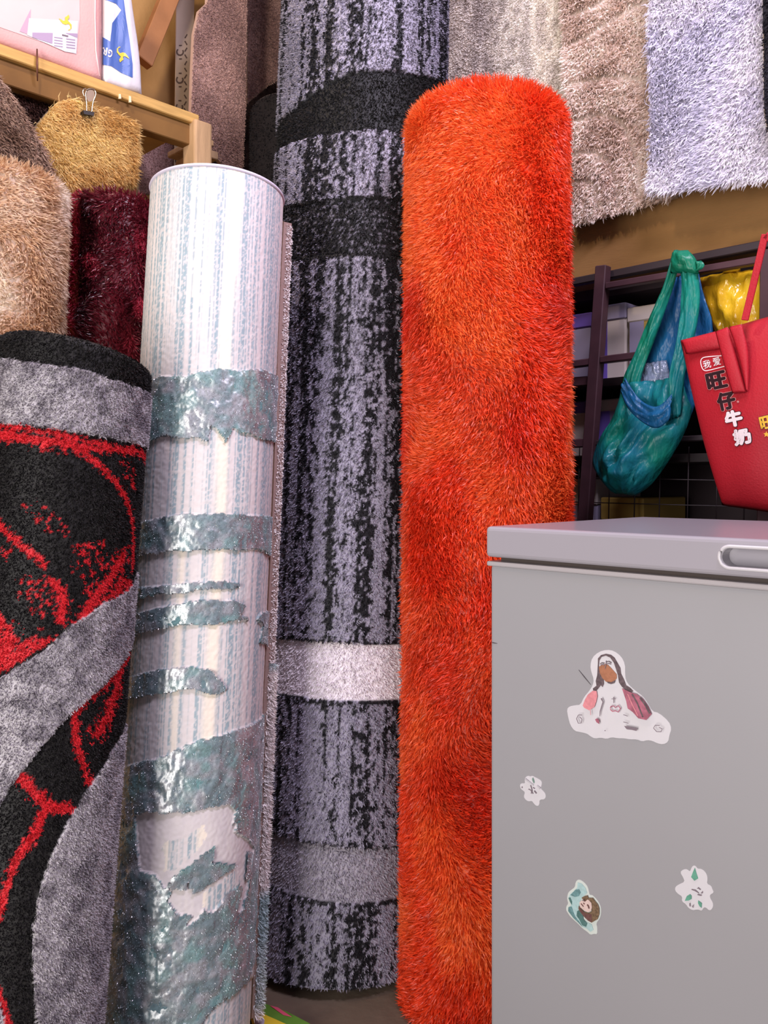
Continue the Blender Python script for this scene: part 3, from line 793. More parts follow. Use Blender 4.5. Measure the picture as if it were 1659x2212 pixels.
# goods on the rack shelves
M_pur = mat('purple_card', (112, 88, 176), 0.45, 0.4, var=0.2, vscale=8)
M_cre = mat('cream_card', (196, 184, 176), 0.5, 0.4, var=0.15, vscale=8)
M_yel = mat('ochre_card', (168, 140, 70), 0.5, 0.4, var=0.15, vscale=8)
M_gry = mat('grey_card', (150, 142, 166), 0.5, 0.4, var=0.15, vscale=8)
def carton(q0, q1, z0, z1, pc, stripe, lid, label):
    t = thing('carton', cq(1.80, (q0+q1)/2, z0), label, 'box', 'cartons on the rack')
    cqbox('box_body', 1.79, 2.0, q0, q1, z0, z1, pc, t, 0.004, 1)
    cqbox('printed_band', 1.7885, 1.80, q0+0.004, q0+(q1-q0)*0.42, z0+0.004, z1-0.004, stripe, t)
    cqbox('lid', 1.786, 2.003, q0-0.002, q1+0.002, z1-(z1-z0)*0.2, z1+0.002, lid, t, 0.003, 1)
def qof(px, c=1.79):
    X = (px-CX)/F; Y = c/(S2*(1+X)); return S2*(X*Y-Y)
carton(qof(1175), qof(1278), 1.165, 1.335, M_gry, M_pur, M_pur, 'purple and grey carton on the upper rack shelf beside the orange roll')
carton(qof(1284), qof(1352), 1.165, 1.345, M_cre, M_pur, M_gry, 'cream carton with purple band on the upper rack shelf left of the teal bag')
carton(qof(1357), qof(1440), 1.165, 1.33, M_yel, M_gry, M_cre, 'ochre carton on the upper rack shelf behind the teal bag')
carton(qof(1175), qof(1280), 0.985, 1.12, M_cre, M_yel, M_pur, 'cream carton with ochre band on the middle rack shelf beside the orange roll')
carton(qof(1284), qof(1365), 0.985, 1.12, M_gry, M_pur, M_cre, 'lilac carton on the middle rack shelf left of the teal bag')
carton(qof(1180), qof(1290), 0.62, 0.93, M_gry, M_pur, M_cre, 'grey carton behind the wire grid nearest the orange roll')
carton(qof(1300), qof(1390), 0.62, 0.885, M_cre, M_yel, M_yel, 'pale carton behind the wire grid below the teal bag')

# ------------------------------------------------------------------ chest freezer
M_fz = mat('freezer_enamel', (152, 150, 153), 0.32, 0.5, var=0.03, vscale=3, bump=0.015, bscale=500)
M_fzl = mat('freezer_lid', (156, 151, 158), 0.22, 0.5, var=0.03, vscale=3)
M_gask = mat('gasket_rubber', (84, 74, 70), 0.7, 0.3)
M_trim = mat('freezer_trim', (166, 160, 162), 0.3, 0.5)
M_foot = mat('foot_plastic', (40, 40, 42), 0.6, 0.3)
cF, qF = 0.957, -0.742
fz = thing('chest_freezer', cq(cF, qF, 0), 'light grey chest freezer with stickers on its front', 'freezer')
cqbox('body', cF, cF+0.44, qF+0.001, qF+0.90, 0.03, 0.806, M_fz, fz, 0.006, 3)
cqbox('trim_strip', cF-0.003, cF+0.443, qF-0.003, qF+0.903, 0.8035, 0.8105, M_trim, fz, 0.002, 2)
cqbox('gasket', cF+0.012, cF+0.43, qF+0.012, qF+0.89, 0.809, 0.819, M_gask, fz)
lid = cqbox('lid', cF-0.006, cF+0.452, qF-0.003, qF+0.903, 0.8165, 0.8605, M_fzl, fz, 0.006, 3)
for c_ in (cF+0.03, cF+0.40):
    for q_ in (qF+0.03, qF+0.86):
        cqbox('foot', c_, c_+0.03, q_, q_+0.03, 0.0, 0.032, M_foot, fz, 0.003, 1)
# recessed grip in the lid front
def pill(q0, q1, zc, r, n=14):
    pts = []
    for k in range(n+1):
        a = math.pi/2+math.pi*k/n; pts.append((q0+r+r*math.cos(a), zc+r*math.sin(a)))
    for k in range(n+1):
        a = -math.pi/2+math.pi*k/n; pts.append((q1-r+r*math.cos(a), zc+r*math.sin(a)))
    return pts
hq0, hq1, hz = -0.405, -0.235, 0.8385
cut = prism('cutter', [cq(cF-0.02, q, z) for q, z in pill(hq0+0.003, hq1-0.003, hz, 0.0105)], BV*0.034, M_fzl)
md = lid.modifiers.new('b', 'BOOLEAN'); md.object = cut; md.operation = 'DIFFERENCE'; md.solver = 'EXACT'
bpy.context.view_layer.update()
dg = bpy.context.evaluated_depsgraph_get()
nm = bpy.data.meshes.new_from_object(lid.evaluated_get(dg)); lid.modifiers.clear(); lid.data = nm
bpy.data.objects.remove(cut)
gr = tube('grip_rim', [cq(cF-0.0065, q, z) for q, z in pill(hq0, hq1, hz, 0.0125)], 0.0022, mat('grip_plastic', (196, 192, 196), 0.25, 0.5), lid, 8, True)
# ---- stickers
pF = wallR(cF)
M_stk = mat('sticker_white', (202, 198, 202), 0.5, 0.3)
def prints(parent, items, off=0.0009):
    for k, (nm_, px, m_) in enumerate(items):
        decal(nm_, px, pF, off+0.00025*k, m_, parent, 0.0003)
def Z(pts, x0, y0, s): return [(x0+x/s, y0+y/s) for x, y in pts]
sA = decal('sticker', smooth_poly(Z([(640, 150), (740, 165), (840, 240), (895, 350), (895, 480), (905, 570), (950, 640), (1040, 720), (1140, 790), (1210, 890), (1270, 1000), (1360, 1020), (1500, 1140), (1535, 1240), (1505, 1330), (1490, 1420), (1420, 1455), (1340, 1440), (1270, 1405), (1200, 1395), (1130, 1415), (1060, 1385), (960, 1385), (880, 1370), (800, 1370), (710, 1355), (640, 1380), (560, 1360), (480, 1375), (420, 1345), (370, 1305), (280, 1285), (200, 1270), (140, 1190), (110, 1080), (92, 970), (130, 930), (210, 915), (280, 910), (330, 800), (400, 720), (450, 640), (465, 560), (430, 460), (415, 370), (440, 260), (530, 180)], 1210, 1380, 6.38), 1), pF, 0.0003, M_stk, fz)
sA['label'] = 'large white sticker of a robed long-haired figure'
M_hair = mat('print_hair', (104, 88, 92), 0.5, 0.3, var=0.4, vscale=300)
M_skin = mat('print_skin', (168, 112, 84), 0.5, 0.3, var=0.2, vscale=200)
M_robe = mat('print_robe', (176, 104, 122), 0.5, 0.3, var=0.35, vscale=150)
M_robe2 = mat('print_robe_pale', (216, 138, 144), 0.5, 0.3, var=0.2, vscale=200)
M_ink = mat('print_ink', (120, 106, 114), 0.5, 0.3)
M_face = mat('print_face_pale', (228, 220, 218), 0.5, 0.3)
za = lambda p: Z(p, 1210, 1380, 6.38)
prints(sA, [
 ('print_hair', za([(520, 330), (520, 270), (560, 225), (630, 205), (700, 220), (750, 260), (790, 330), (830, 400), (840, 480), (880, 560), (910, 640), (960, 670), (1010, 720), (980, 740), (900, 700), (850, 660), (810, 600), (795, 500), (770, 420), (740, 330), (690, 260), (630, 232), (570, 250), (540, 300), (535, 380), (545, 470), (600, 560), (605, 620), (585, 665), (560, 640), (530, 680), (500, 715), (455, 710), (450, 685), (500, 645), (490, 580), (510, 500)]), M_hair),
 ('print_face', za([(535, 385), (570, 360), (620, 345), (660, 360), (700, 400), (745, 450), (778, 490), (780, 545), (740, 590), (680, 605), (630, 590), (580, 540), (545, 470)]), M_skin),
 ('print_brow', za(stroke_px([(550, 345), (575, 330), (610, 335)], 12)), M_hair),
 ('print_brow', za(stroke_px([(630, 320), (670, 310), (705, 330)], 12)), M_hair),
 ('print_eye', za(stroke_px([(555, 362), (585, 352), (610, 362)], 14)), M_ink),
 ('print_eye', za(stroke_px([(640, 345), (670, 340), (700, 350)], 12)), M_ink),
 ('print_nose', za(stroke_px([(632, 300), (630, 360), (618, 410)], 8)), M_ink),
 ('print_beard', za([(640, 590), (700, 600), (760, 570), (745, 610), (700, 625), (660, 612)]), M_hair),
 ('print_robe', za([(450, 715), (500, 720), (512, 790), (495, 870), (470, 940), (400, 985), (330, 950), (310, 920), (340, 840), (380, 770)]), M_robe2),
 ('print_robe', za([(850, 680), (960, 735), (1050, 760), (1140, 830), (1210, 930), (1260, 1040), (1185, 1120), (1075, 1095), (1000, 1010), (930, 960), (910, 860), (870, 740)]), M_robe),
 ('print_fold', za(stroke_px([(990, 760), (1060, 880), (1140, 1080)], 20)), M_hair),
 ('print_fold', za(stroke_px([(930, 760), (990, 900), (1070, 1060)], 12)), M_robe2),
 ('print_fold', za(stroke_px([(1100, 810), (1180, 920), (1235, 1030)], 26)), M_hair),
 ('print_cross', za(stroke_px([(736, 800), (738, 885)], 9)), M_ink), ('print_cross', za(stroke_px([(706, 828), (766, 826)], 8)), M_ink),
 ('print_heart', za(stroke_px([(690, 960), (700, 930), (740, 925), (760, 950), (800, 920), (830, 960), (800, 1010), (760, 990), (720, 1000), (690, 970)], 14)), M_robe),
 ('print_fold', za(stroke_px([(565, 820), (590, 870), (550, 1000), (545, 1070)], [20, 14, 12, 6])), M_ink),
 ('print_fold', za([(480, 1110), (510, 1095), (535, 1120), (540, 1175), (500, 1150)]), M_robe),
 ('print_fold', za([(880, 1200), (980, 1215), (1065, 1235), (1050, 1270), (990, 1255), (940, 1250), (915, 1245)]), M_ink),
 ('print_line', za(stroke_px([(870, 1045), (930, 1065)], 8)), M_ink), ('print_line', za(stroke_px([(870, 1145), (940, 1165)], 8)), M_ink),
 ('print_line', za(stroke_px([(415, 980), (420, 1050)], 6)), M_robe2),
 ('print_swirl', za(stroke_px([(300, 1050), (250, 1050), (225, 1100), (250, 1165), (290, 1160), (300, 1110), (270, 1075)], 9)), M_ink),
 ('print_swirl', za(stroke_px([(1370, 1195), (1310, 1190), (1285, 1230), (1330, 1280), (1390, 1280), (1405, 1240), (1360, 1220)], 9)), M_ink),
 ('print_dot', za([(612, 1258), (624, 1258), (624, 1272), (612, 1272)]), M_ink),
])
zc = lambda p: Z(p, 1210, 1880, 14.745)
sB = decal('sticker', smooth_poly(zc([(560, 295), (660, 310), (780, 400), (880, 530), (915, 680), (935, 785), (1020, 790), (1120, 880), (1230, 1020), (1300, 1180), (1305, 1380), (1260, 1540), (1150, 1680), (1180, 1820), (1180, 2040), (1090, 2020), (960, 2055), (870, 1960), (720, 1860), (560, 1690), (420, 1570), (310, 1460), (240, 1350), (190, 1270), (195, 1150), (260, 1060), (225, 930), (225, 840), (260, 700), (370, 610), (470, 540), (490, 380)]), 1), pF, 0.0003, mat('sticker_cream', (198, 204, 198), 0.5, 0.3), fz)
sB['label'] = 'small teal sticker of a curly-haired winged child head'
M_w1, M_w2, M_w3 = mat('print_wing', (108, 146, 148), 0.5, 0.3, var=0.35, vscale=260), mat('print_wing_pale', (168, 196, 196), 0.5, 0.3, var=0.15, vscale=260), mat('print_wing_dark', (84, 120, 116), 0.5, 0.3, var=0.3, vscale=260)
M_curl = mat('print_curls', (128, 104, 80), 0.5, 0.3, var=0.5, vscale=400); M_cheek = mat('print_cheek', (214, 188, 180), 0.5, 0.3, var=0.1, vscale=100); M_umb = mat('print_umber', (110, 76, 72), 0.5, 0.3, var=0.3, vscale=300)
prints(sB, [
 ('print_wing', zc([(560, 390), (680, 420), (800, 560), (860, 720), (700, 850), (640, 960), (600, 1100), (600, 1200), (720, 1400), (760, 1580), (900, 1680), (1000, 1720), (1060, 1900), (960, 1960), (840, 1850), (720, 1810), (560, 1650), (430, 1530), (330, 1400), (255, 1300), (270, 1170), (350, 1120), (300, 960), (270, 870), (310, 770), (480, 620), (540, 560)]), M_w2),
 ('print_feather', zc([(480, 620), (600, 600), (660, 700), (600, 820), (480, 850), (320, 790), (420, 690)]), M_w1),
 ('print_feather', zc([(260, 880), (320, 860), (380, 1000), (370, 1100), (310, 1000)]), M_w3),
 ('print_feather', zc([(260, 1180), (360, 1160), (400, 1290), (470, 1480), (600, 1640), (700, 1800), (560, 1650), (430, 1530), (330, 1400), (255, 1300)]), M_w1),
 ('print_feather', zc([(540, 1300), (620, 1260), (720, 1420), (740, 1560), (860, 1700), (820, 1800), (700, 1750), (600, 1560), (520, 1440)]), M_w3),
 ('print_curls', zc([(680, 880), (760, 830), (870, 800), (900, 880), (1040, 880), (1110, 980), (1200, 1090), (1245, 1220), (1245, 1400), (1190, 1560), (1080, 1620), (1000, 1670), (880, 1600), (760, 1480), (660, 1360), (580, 1230), (590, 1130), (640, 1200), (760, 1320), (900, 1360), (1000, 1300), (1000, 1100), (900, 920), (800, 1010)]), M_curl),
 ('print_shade', zc([(580, 1150), (680, 1260), (820, 1380), (1000, 1400), (1010, 1560), (1000, 1660), (880, 1600), (760, 1480), (640, 1330)]), M_umb),
 ('print_face', zc([(610, 1030), (680, 960), (790, 1000), (880, 930), (990, 1040), (1010, 1180), (980, 1290), (880, 1340), (760, 1280), (640, 1180)]), M_cheek),
 ('print_eye', zc(stroke_px([(860, 1090), (900, 1140), (920, 1220)], 46)), M_umb), ('print_eye', zc(stroke_px([(730, 920), (800, 990)], 36)), M_umb),
 ('print_mouth', zc(stroke_px([(660, 1060), (700, 1110), (740, 1160)], 24)), M_umb), ('print_nose', zc(stroke_px([(735, 1040), (770, 1085)], 24)), M_umb),
])
zl = lambda p: Z(p, 1440, 1860, 13.825)
sC = decal('sticker', smooth_poly(zl([(800, 130), (870, 150), (920, 230), (1020, 230), (1120, 290), (1200, 400), (1225, 530), (1200, 680), (1330, 740), (1370, 850), (1410, 940), (1290, 1010), (1300, 1110), (1380, 1240), (1390, 1360), (1330, 1460), (1260, 1470), (1180, 1390), (1110, 1380), (1050, 1490), (960, 1450), (880, 1450), (780, 1470), (650, 1400), (580, 1290), (450, 1200), (470, 1060), (340, 980), (250, 880), (260, 770), (360, 700), (540, 620), (500, 500), (400, 330), (500, 250), (600, 240), (700, 320), (740, 200)]), 1), pF, 0.0003, M_stk, fz)
sC['label'] = 'white lily sticker with green leaf tips'
M_leaf = mat('print_leaf', (98, 156, 134), 0.5, 0.3, var=0.2, vscale=200)
prints(sC, [('print_leaf', zl([(840, 200), (900, 400), (940, 520), (830, 590), (730, 480), (780, 340)]), M_leaf), ('print_leaf', zl([(540, 1190), (600, 1050), (700, 990), (745, 1040), (745, 1130), (660, 1180)]), M_leaf),
 ('print_leaf', zl([(940, 1180), (1050, 1260), (1040, 1400), (980, 1350), (935, 1260)]), M_leaf), ('print_stamen', zl(stroke_px([(740, 850), (850, 880), (960, 960)], [20, 40, 12])), M_ink),
 ('print_stamen', zl(stroke_px([(915, 830), (940, 800), (980, 840), (1010, 860)], 26)), M_ink), ('print_stamen', zl(stroke_px([(1060, 910), (1065, 960), (1020, 955)], 24)), M_ink), ('print_stamen', zl(stroke_px([(920, 1000), (980, 1020), (1040, 1030)], 28)), M_ink),
 ('print_stamen', zl(stroke_px([(690, 1260), (690, 1340), (715, 1355)], 24)), M_ink), ('print_stamen', zl(stroke_px([(800, 1320), (765, 1355), (795, 1390)], 26)), M_ink)])
zs = lambda p: Z(p, 1100, 1660, 16.59)
sD = decal('sticker', smooth_poly(zs([(680, 260), (760, 290), (820, 260), (920, 310), (1060, 380), (1160, 460), (1170, 560), (1120, 720), (1230, 820), (1300, 920), (1310, 1030), (1250, 1110), (1130, 1110), (1080, 1160), (1085, 1260), (1040, 1345), (950, 1330), (870, 1240), (810, 1160), (710, 1180), (620, 1150), (540, 1060), (525, 980), (560, 880), (540, 820), (430, 750), (390, 660), (390, 570), (450, 530), (570, 540), (550, 400), (590, 300)]), 1), pF, 0.0003, M_stk, fz)
sD['label'] = 'small white blossom sticker with a curling petal'
M_gleaf = mat('print_dull_leaf', (112, 136, 126), 0.5, 0.3)
prints(sD, [('print_leaf', zs([(850, 320), (890, 400), (910, 500), (880, 540), (830, 440), (815, 370)]), M_gleaf), ('print_dot', zs([(440, 650), (475, 650), (475, 700), (440, 700)]), M_ink),
 ('print_stamen', zs(stroke_px([(760, 600), (800, 720), (820, 800), (780, 900)], 26)), M_ink), ('print_stamen', zs(stroke_px([(850, 680), (910, 730)], 26)), M_ink), ('print_stamen', zs(stroke_px([(890, 800), (970, 900)], 34)), M_ink),
 ('print_stamen', zs(stroke_px([(680, 740), (760, 780), (850, 910)], 20)), M_ink)])
prism('curled_petal', [pF.at(x, y, o_) for (x, y), o_ in zip(zs([(565, 360), (870, 590), (860, 620), (560, 420)]), (0.003, 0.002, 0.001, 0.0015))], BV*0.0006, M_stk, sD)
prism('curled_petal', [pF.at(x, y, o_) for (x, y), o_ in zip(zs([(1000, 600), (1110, 700), (1095, 745), (980, 620)]), (0.002, 0.003, 0.001, 0.001))], BV*0.0006, M_stk, sD)
M_scr = mat('scratch', (84, 78, 82), 0.7, 0.2)
decal('scratch_mark', stroke_px([(1250, 1447), (1262, 1462), (1276, 1479)], [1.0, 2.2, 1.0]), pF, 0.0004, M_scr, fz, 0.0003)
decal('scratch_mark', stroke_px([(1063, 1388), (1068, 1389), (1074, 1390)], [2.6, 2.2, 1.0]), pF, 0.0004, M_scr, fz, 0.0003)
# ------------------------------------------------------------------ bags hung on the rack
def plastic(name, col, col2, rough=0.36, trans=0.35, vscale=14):
    m = mat(name, col, rough, 0.4, col2=col2, vscale=vscale, bump=0.9, bscale=38, stretch=(1, 1, 0.45))
    nt = m.node_tree; b = nt.nodes['Principled BSDF']; out = nt.nodes['Material Output']
    tl = nt.nodes.new('ShaderNodeBsdfTranslucent'); mx = nt.nodes.new('ShaderNodeMixShader'); mx.inputs['Fac'].default_value = trans
    src = b.inputs['Base Color'].links[0].from_socket
    nt.links.new(src, tl.inputs['Color']); nt.links.new(b.outputs['BSDF'], mx.inputs[1]); nt.links.new(tl.outputs['BSDF'], mx.inputs[2]); nt.links.new(mx.outputs['Shader'], out.inputs['Surface'])
    return m
M_teal = plastic('teal_film', (28, 148, 128), (30, 120, 142))
M_teal2 = plastic('green_film', (24, 132, 100), (26, 140, 132))
M_blue = plastic('blue_film', (36, 112, 160), (24, 84, 132))
pB = wallR(1.60)
bag = thing('plastic_bag', pB.at(1390, 1070), 'teal plastic carrier bag hanging by its handles from the rack', 'bag')
patch('back_panel', [(1448, 600), (1420, 690), (1385, 770), (1350, 850), (1340, 900)], [(1510, 590), (1520, 640), (1545, 705), (1530, 800), (1490, 905)], wallR(1.635), 0.004, 0.004, M_blue, bag, wr=0.006, seed=1)
patch('bag_body', [(1342, 832), (1338, 860), (1325, 900), (1300, 940), (1283, 985), (1284, 1012), (1310, 1040), (1328, 1066)],
      [(1472, 815), (1488, 870), (1498, 880), (1482, 930), (1458, 975), (1432, 1015), (1402, 1052), (1372, 1071)], pB, 0.055, 0.03, M_teal, bag, nu=30, nv=36, wr=0.016, wf=13, seed=2,
      bulge_fn=lambda u, v: (4*u*(1-u))**0.55*(0.25+0.75*min(1, 1.6*v))*min(1, (8*(1-v)))**0.5)
patch('handle', [(1452, 545), (1438, 610), (1410, 668), (1388, 720), (1368, 772), (1346, 812), (1341, 850)], [(1470, 545), (1462, 600), (1438, 668), (1420, 720), (1396, 780), (1382, 825), (1378, 880)], wallR(1.585), 0.010, 0.004, M_teal2, bag, nu=14, nv=40, wr=0.006, wf=10, seed=3)
patch('handle', [(1462, 545), (1474, 610), (1470, 680), (1462, 750), (1448, 800), (1445, 850), (1440, 910)], [(1500, 556), (1512, 610), (1512, 670), (1498, 740), (1480, 800), (1476, 850), (1470, 900)], wallR(1.575), 0.014, 0.004, M_teal, bag, nu=14, nv=40, wr=0.007, wf=10, seed=4)
patch('rim_fold', [(1340, 842), (1352, 880), (1385, 912), (1420, 930), (1448, 905)], [(1350, 815), (1376, 858), (1400, 876), (1424, 880), (1452, 850)], wallR(1.538), 0.004, 0.006, M_blue, bag, nu=12, nv=30, wr=0.006, wf=12, seed=5)
patch('gathered_top', [(1456, 540), (1450, 560), (1448, 590)], [(1486, 540), (1506, 560), (1510, 592)], wallR(1.57), 0.018, 0.02, M_teal2, bag, nu=12, nv=12, wr=0.006, seed=6)
patch('loose_tail', [(1500, 566), (1508, 578), (1500, 588)], [(1514, 562), (1524, 572), (1516, 582)], wallR(1.565), 0.004, 0.004, M_teal2, bag, nu=6, nv=6, wr=0.004, seed=7)
inner = thing('clear_bag', wallR(1.62).at(1410, 870), 'crumpled clear plastic inside the teal bag', 'bag')
patch('crumpled_film', [(1392, 785), (1376, 830), (1380, 870)], [(1440, 778), (1450, 820), (1440, 880)], wallR(1.615), 0.015, 0.006, mat('grey_film', (116, 128, 150), 0.15, 0.6, var=0.35, vscale=60, bump=0.6, bscale=80), inner, nu=20, nv=24, wr=0.008, wf=14, seed=8)

# yellow bag behind
yb = thing('plastic_bag', wallR(1.70).at(1580, 720), 'shiny yellow plastic bag on the rack above the red tote', 'bag')
patch('bag_body', [(1510, 600), (1522, 650), (1545, 720), (1560, 760)], [(1655, 575), (1652, 640), (1652, 700), (1655, 760)], wallR(1.735), 0.03, 0.02, plastic('yellow_film', (222, 180, 40), (196, 146, 24), 0.2, 0.2, 20), yb, nu=26, nv=26, wr=0.010, wf=10, seed=9)
patch('tied_neck', [(1560, 590), (1565, 580), (1570, 570)], [(1600, 585), (1598, 576), (1592, 566)], wallR(1.72), 0.01, 0.01, MATS['yellow_film'], yb, nu=8, nv=8, wr=0.003, seed=10)

# red tote
M_red = mat('red_nonwoven', (172, 28, 42), 0.55, 0.3, var=0.10, vscale=12, bump=0.12, bscale=300)
pT = wallR(1.545)
tote = thing('tote_bag', pT.at(1620, 1110), 'red fabric tote bag with printed Chinese lettering hanging at the right edge', 'bag')
tb = patch('bag_body', [(1470, 738), (1490, 830), (1512, 922), (1536, 1010), (1560, 1092)], [(1790, 645), (1800, 760), (1800, 880), (1795, 1010), (1785, 1125)], pT, 0.038, 0.025, M_red, tote, nu=40, nv=40, wr=0.010, wf=4, seed=11, edge_pow=0.35)
cT = cast_on(tb)
# rolled-in opening
patch('opening_fold', [(1470, 735), (1476, 748), (1482, 765)], [(1560, 712), (1566, 730), (1572, 752)], wallR(1.52), 0.006, 0.006, M_red, tote, nu=14, nv=8, seed=12)
# straps
S = wallR(1.50)
patch('strap', [(1545, 716), (1556, 760), (1570, 810), (1582, 850)], [(1572, 706), (1588, 760), (1602, 810), (1612, 848)], S, 0.004, 0.004, M_red, tote, nu=8, nv=24, seed=13)
patch('strap', [(1574, 706), (1590, 750), (1604, 800), (1612, 846)], [(1602, 700), (1616, 750), (1618, 800), (1616, 846)], wallR(1.495), 0.004, 0.004, M_red, tote, nu=8, nv=24, seed=14)
bar('strap', S.at(1609, 692), S.at(1653, 506), 0.0125, 0.004, BV, M_red, tote, 0.001)
bar('strap', S.at(1653, 508), S.at(1700, 540), 0.0125, 0.004, BV, M_red, tote, 0.001)
# lettering
M_lk = mat('letter_black', (44, 24, 30), 0.5, 0.3); M_lw = mat('letter_white', (232, 220, 222), 0.5, 0.3); M_ly = mat('letter_yellow', (224, 176, 52), 0.5, 0.3); M_lp = mat('letter_outline', (226, 150, 150), 0.5, 0.3)
pl_ = lambda off: (lambda x, y: cT(x, y, off))
def char(ch, cx, cy, w, h, m, rot=-0.22, bold=0.03, off=0.0015, name='letter'):
    ux = (w*math.cos(rot), w*math.sin(rot)); uy = (h*math.sin(rot), -h*math.cos(rot))
    org = (cx-ux[0]/2-uy[0]/2, cy-ux[1]/2-uy[1]/2)
    return text_on(name, ch, org, ux, uy, pl_(off), m, tote, bold)
char('我', 1528, 787, 16, 17, M_lw, bold=0.02); char('爱', 1549, 781, 16, 17, M_lw, bold=0.02)
fr = smooth_line([(1572, 768), (1524, 771), (1516, 775), (1514, 783), (1518, 797), (1523, 801), (1530, 801), (1572, 790)], 2)
print_on('letter_frame', stroke_px(fr, 1.8), cT, M_lw, tote, 0.0015)
for ch, x, y, w, h in (('旺', 1549, 822, 40, 34), ('仔', 1570, 866, 36, 36)):
    char(ch, x, y, w, h, M_lp, bold=0.085, off=0.0012, name='letter_outline'); char(ch, x, y, w, h, M_lk, bold=0.055, off=0.0022)
for ch, x, y, w, h in (('牛', 1586, 904, 34, 32), ('奶', 1604, 943, 34, 32)):
    char(ch, x, y, w, h, M_lk, bold=0.11, off=0.0012, name='letter_outline'); char(ch, x, y, w, h, M_lw, bold=0.07, off=0.0022)
char('.', 1595, 868, 5, 5, M_lp)
char('旺', 1656, 912, 26, 26, M_lk, bold=0.08, off=0.0012, name='letter_outline'); char('旺', 1656, 912, 26, 26, M_ly, bold=0.04, off=0.0022)
star = []
for k in range(10):
    a = -math.pi/2+k*math.pi/5; rr = 7 if k % 2 == 0 else 3; star.append((1656+rr*math.cos(a), 938+rr*math.sin(a)))
print_on('printed_star', star, cT, M_ly, tote, 0.0015)

# ------------------------------------------------------------------ shelf on the left with packs
M_wood = mat('pale_timber', (206, 164, 96), 0.65, 0.3, var=0.22, vscale=14, stretch=(1, 1, 10))
M_woodp = mat('post_timber', (196, 160, 120), 0.7, 0.25, var=0.2, vscale=10, stretch=(8, 8, 1), bump=0.1)
M_woodd = mat('dark_timber', (128, 92, 48), 0.7, 0.25, var=0.2, vscale=14)
qS = -1.75
sh = thing('wall_shelf', cq(1.05, qS, 1.74), 'timber shelf on a pale post at the upper left, carrying packaged textiles', 'shelf')
c_end = 1.115   # end of shelf near the post
cqbox('shelf_board', -0.5, c_end, qS-0.34, qS, 1.792, 1.816, M_wood, sh, 0.002, 1)
cqbox('front_batten', -0.5, c_end, qS-0.045, qS-0.012, 1.742, 1.792, M_woodd, sh, 0.002, 1)
cqbox('post', c_end-0.02, c_end+0.03, qS-0.045, qS+0.012, 0.0, 1.80, M_woodp, sh, 0.006, 2)
cqbox('bracket', c_end+0.03, c_end+0.075, qS-0.16, qS-0.03, 1.735, 1.755, M_woodp, sh, 0.002, 1)
cqbox('bracket', c_end+0.03, c_end+0.075, qS-0.20, qS-0.05, 1.775, 1.79, M_woodp, sh, 0.002, 1)
M_rust = mat('rusty_nail', (110, 70, 56), 0.5, 0.5, metal=0.6); M_chrome = mat('chrome_wire', (214, 206, 190), 0.2, 0.6, metal=1.0)
pL = wallL(qS)
tube('nail', [pL.at(80, 106, 0.006), pL.at(80, 140, 0.010), pL.at(81, 175, 0.003)], [0.0016, 0.0026, 0.0012], M_rust, sh, 8)
decal('peg', [(257, 203), (261, 203), (262, 213), (257, 213)], pL, 0.002, mat('pale_peg', (240, 214, 176), 0.6, 0.3), sh, 0.003); decal('peg', [(279, 207), (283, 208), (284, 221), (279, 221)], pL, 0.002, MATS['pale_peg'], sh, 0.003)
# diagonal timber brace
br = thing('roof_brace', wallL(-1.98).at(315, 120), 'reddish diagonal timber brace at the top left', 'timber')
bar('brace_beam', wallL(-1.98).at(308, 135), wallL(-1.98).at(400, -90), 0.045, 0.03, EV, mat('red_timber', (186, 132, 88), 0.7, 0.2, var=0.25, vscale=12), br)
# pink blanket pack
M_pink = mat('pink_fleece', (222, 170, 166), 0.7, 0.2, var=0.06, vscale=12, bump=0.1, bscale=200)
pP = wallL(qS-0.01)
pk = thing('blanket_pack', cq(0.75, qS-0.03, 1.816), 'pink blanket in a clear zip bag with a white card on the shelf', 'package')
pb = patch('blanket', [(-60, -190), (-60, -60), (-60, 74)], [(219, -170), (219, 0), (219, 176)], pP, 0.012, 0.12, M_pink, pk, nu=24, nv=24, wr=0.004, wf=5, seed=20, edge_pow=0.2)
cP = cast_on(pb)
M_pale = mat('pale_fleece', (212, 190, 188), 0.6, 0.2, var=0.05, vscale=10); M_card = mat('white_card', (212, 210, 216), 0.5, 0.3); M_lil = mat('lilac_print', (168, 148, 176), 0.5, 0.3); M_gold = mat('gold_print', (226, 192, 60), 0.4, 0.4); M_lav = mat('mauve_shade_print', (186, 152, 172), 0.5, 0.3)
print_on('pale_panel', [(-50, -100), (170, -100), (172, 40), (165, 118), (60, 80), (-50, 42)], cP, M_pale, pk, 0.0008, fine=3)
print_on('sheer_fold', [(42, 68), (66, 20), (64, 76)], cP, M_lav, pk, 0.0012, fine=2)
print_on('swing_card', [(62, 40), (168, 46), (164, 116), (140, 112), (58, 76)], cP, M_card, pk, 0.0016, fine=3)
print_on('card_panel', [(69, 71), (113, 72), (112, 95), (69, 81)], cP, M_lil, pk, 0.0022)
print_on('card_panel', [(140, 72), (166, 73), (166, 82)], cP, M_lil, pk, 0.0022)
def swan(org, s, f, parent, m, flip=1):
    a = [(0, 0), (4, 7), (9, 13), (16, 15), (22, 13), (26, 18), (26, 24), (20, 27), (24, 28), (29, 23), (29, 15), (24, 9), (20, 5), (24, -2), (22, -8), (18, -4), (14, -2), (15, 5), (10, 6), (5, 3)]
    print_on('swan_emblem', [(org[0]+x*s*flip, org[1]+y*s*flip) for x, y in a], f, m, parent, 0.0024, fine=2)
swan((126, 40), 0.95, cP, pk, M_gold)
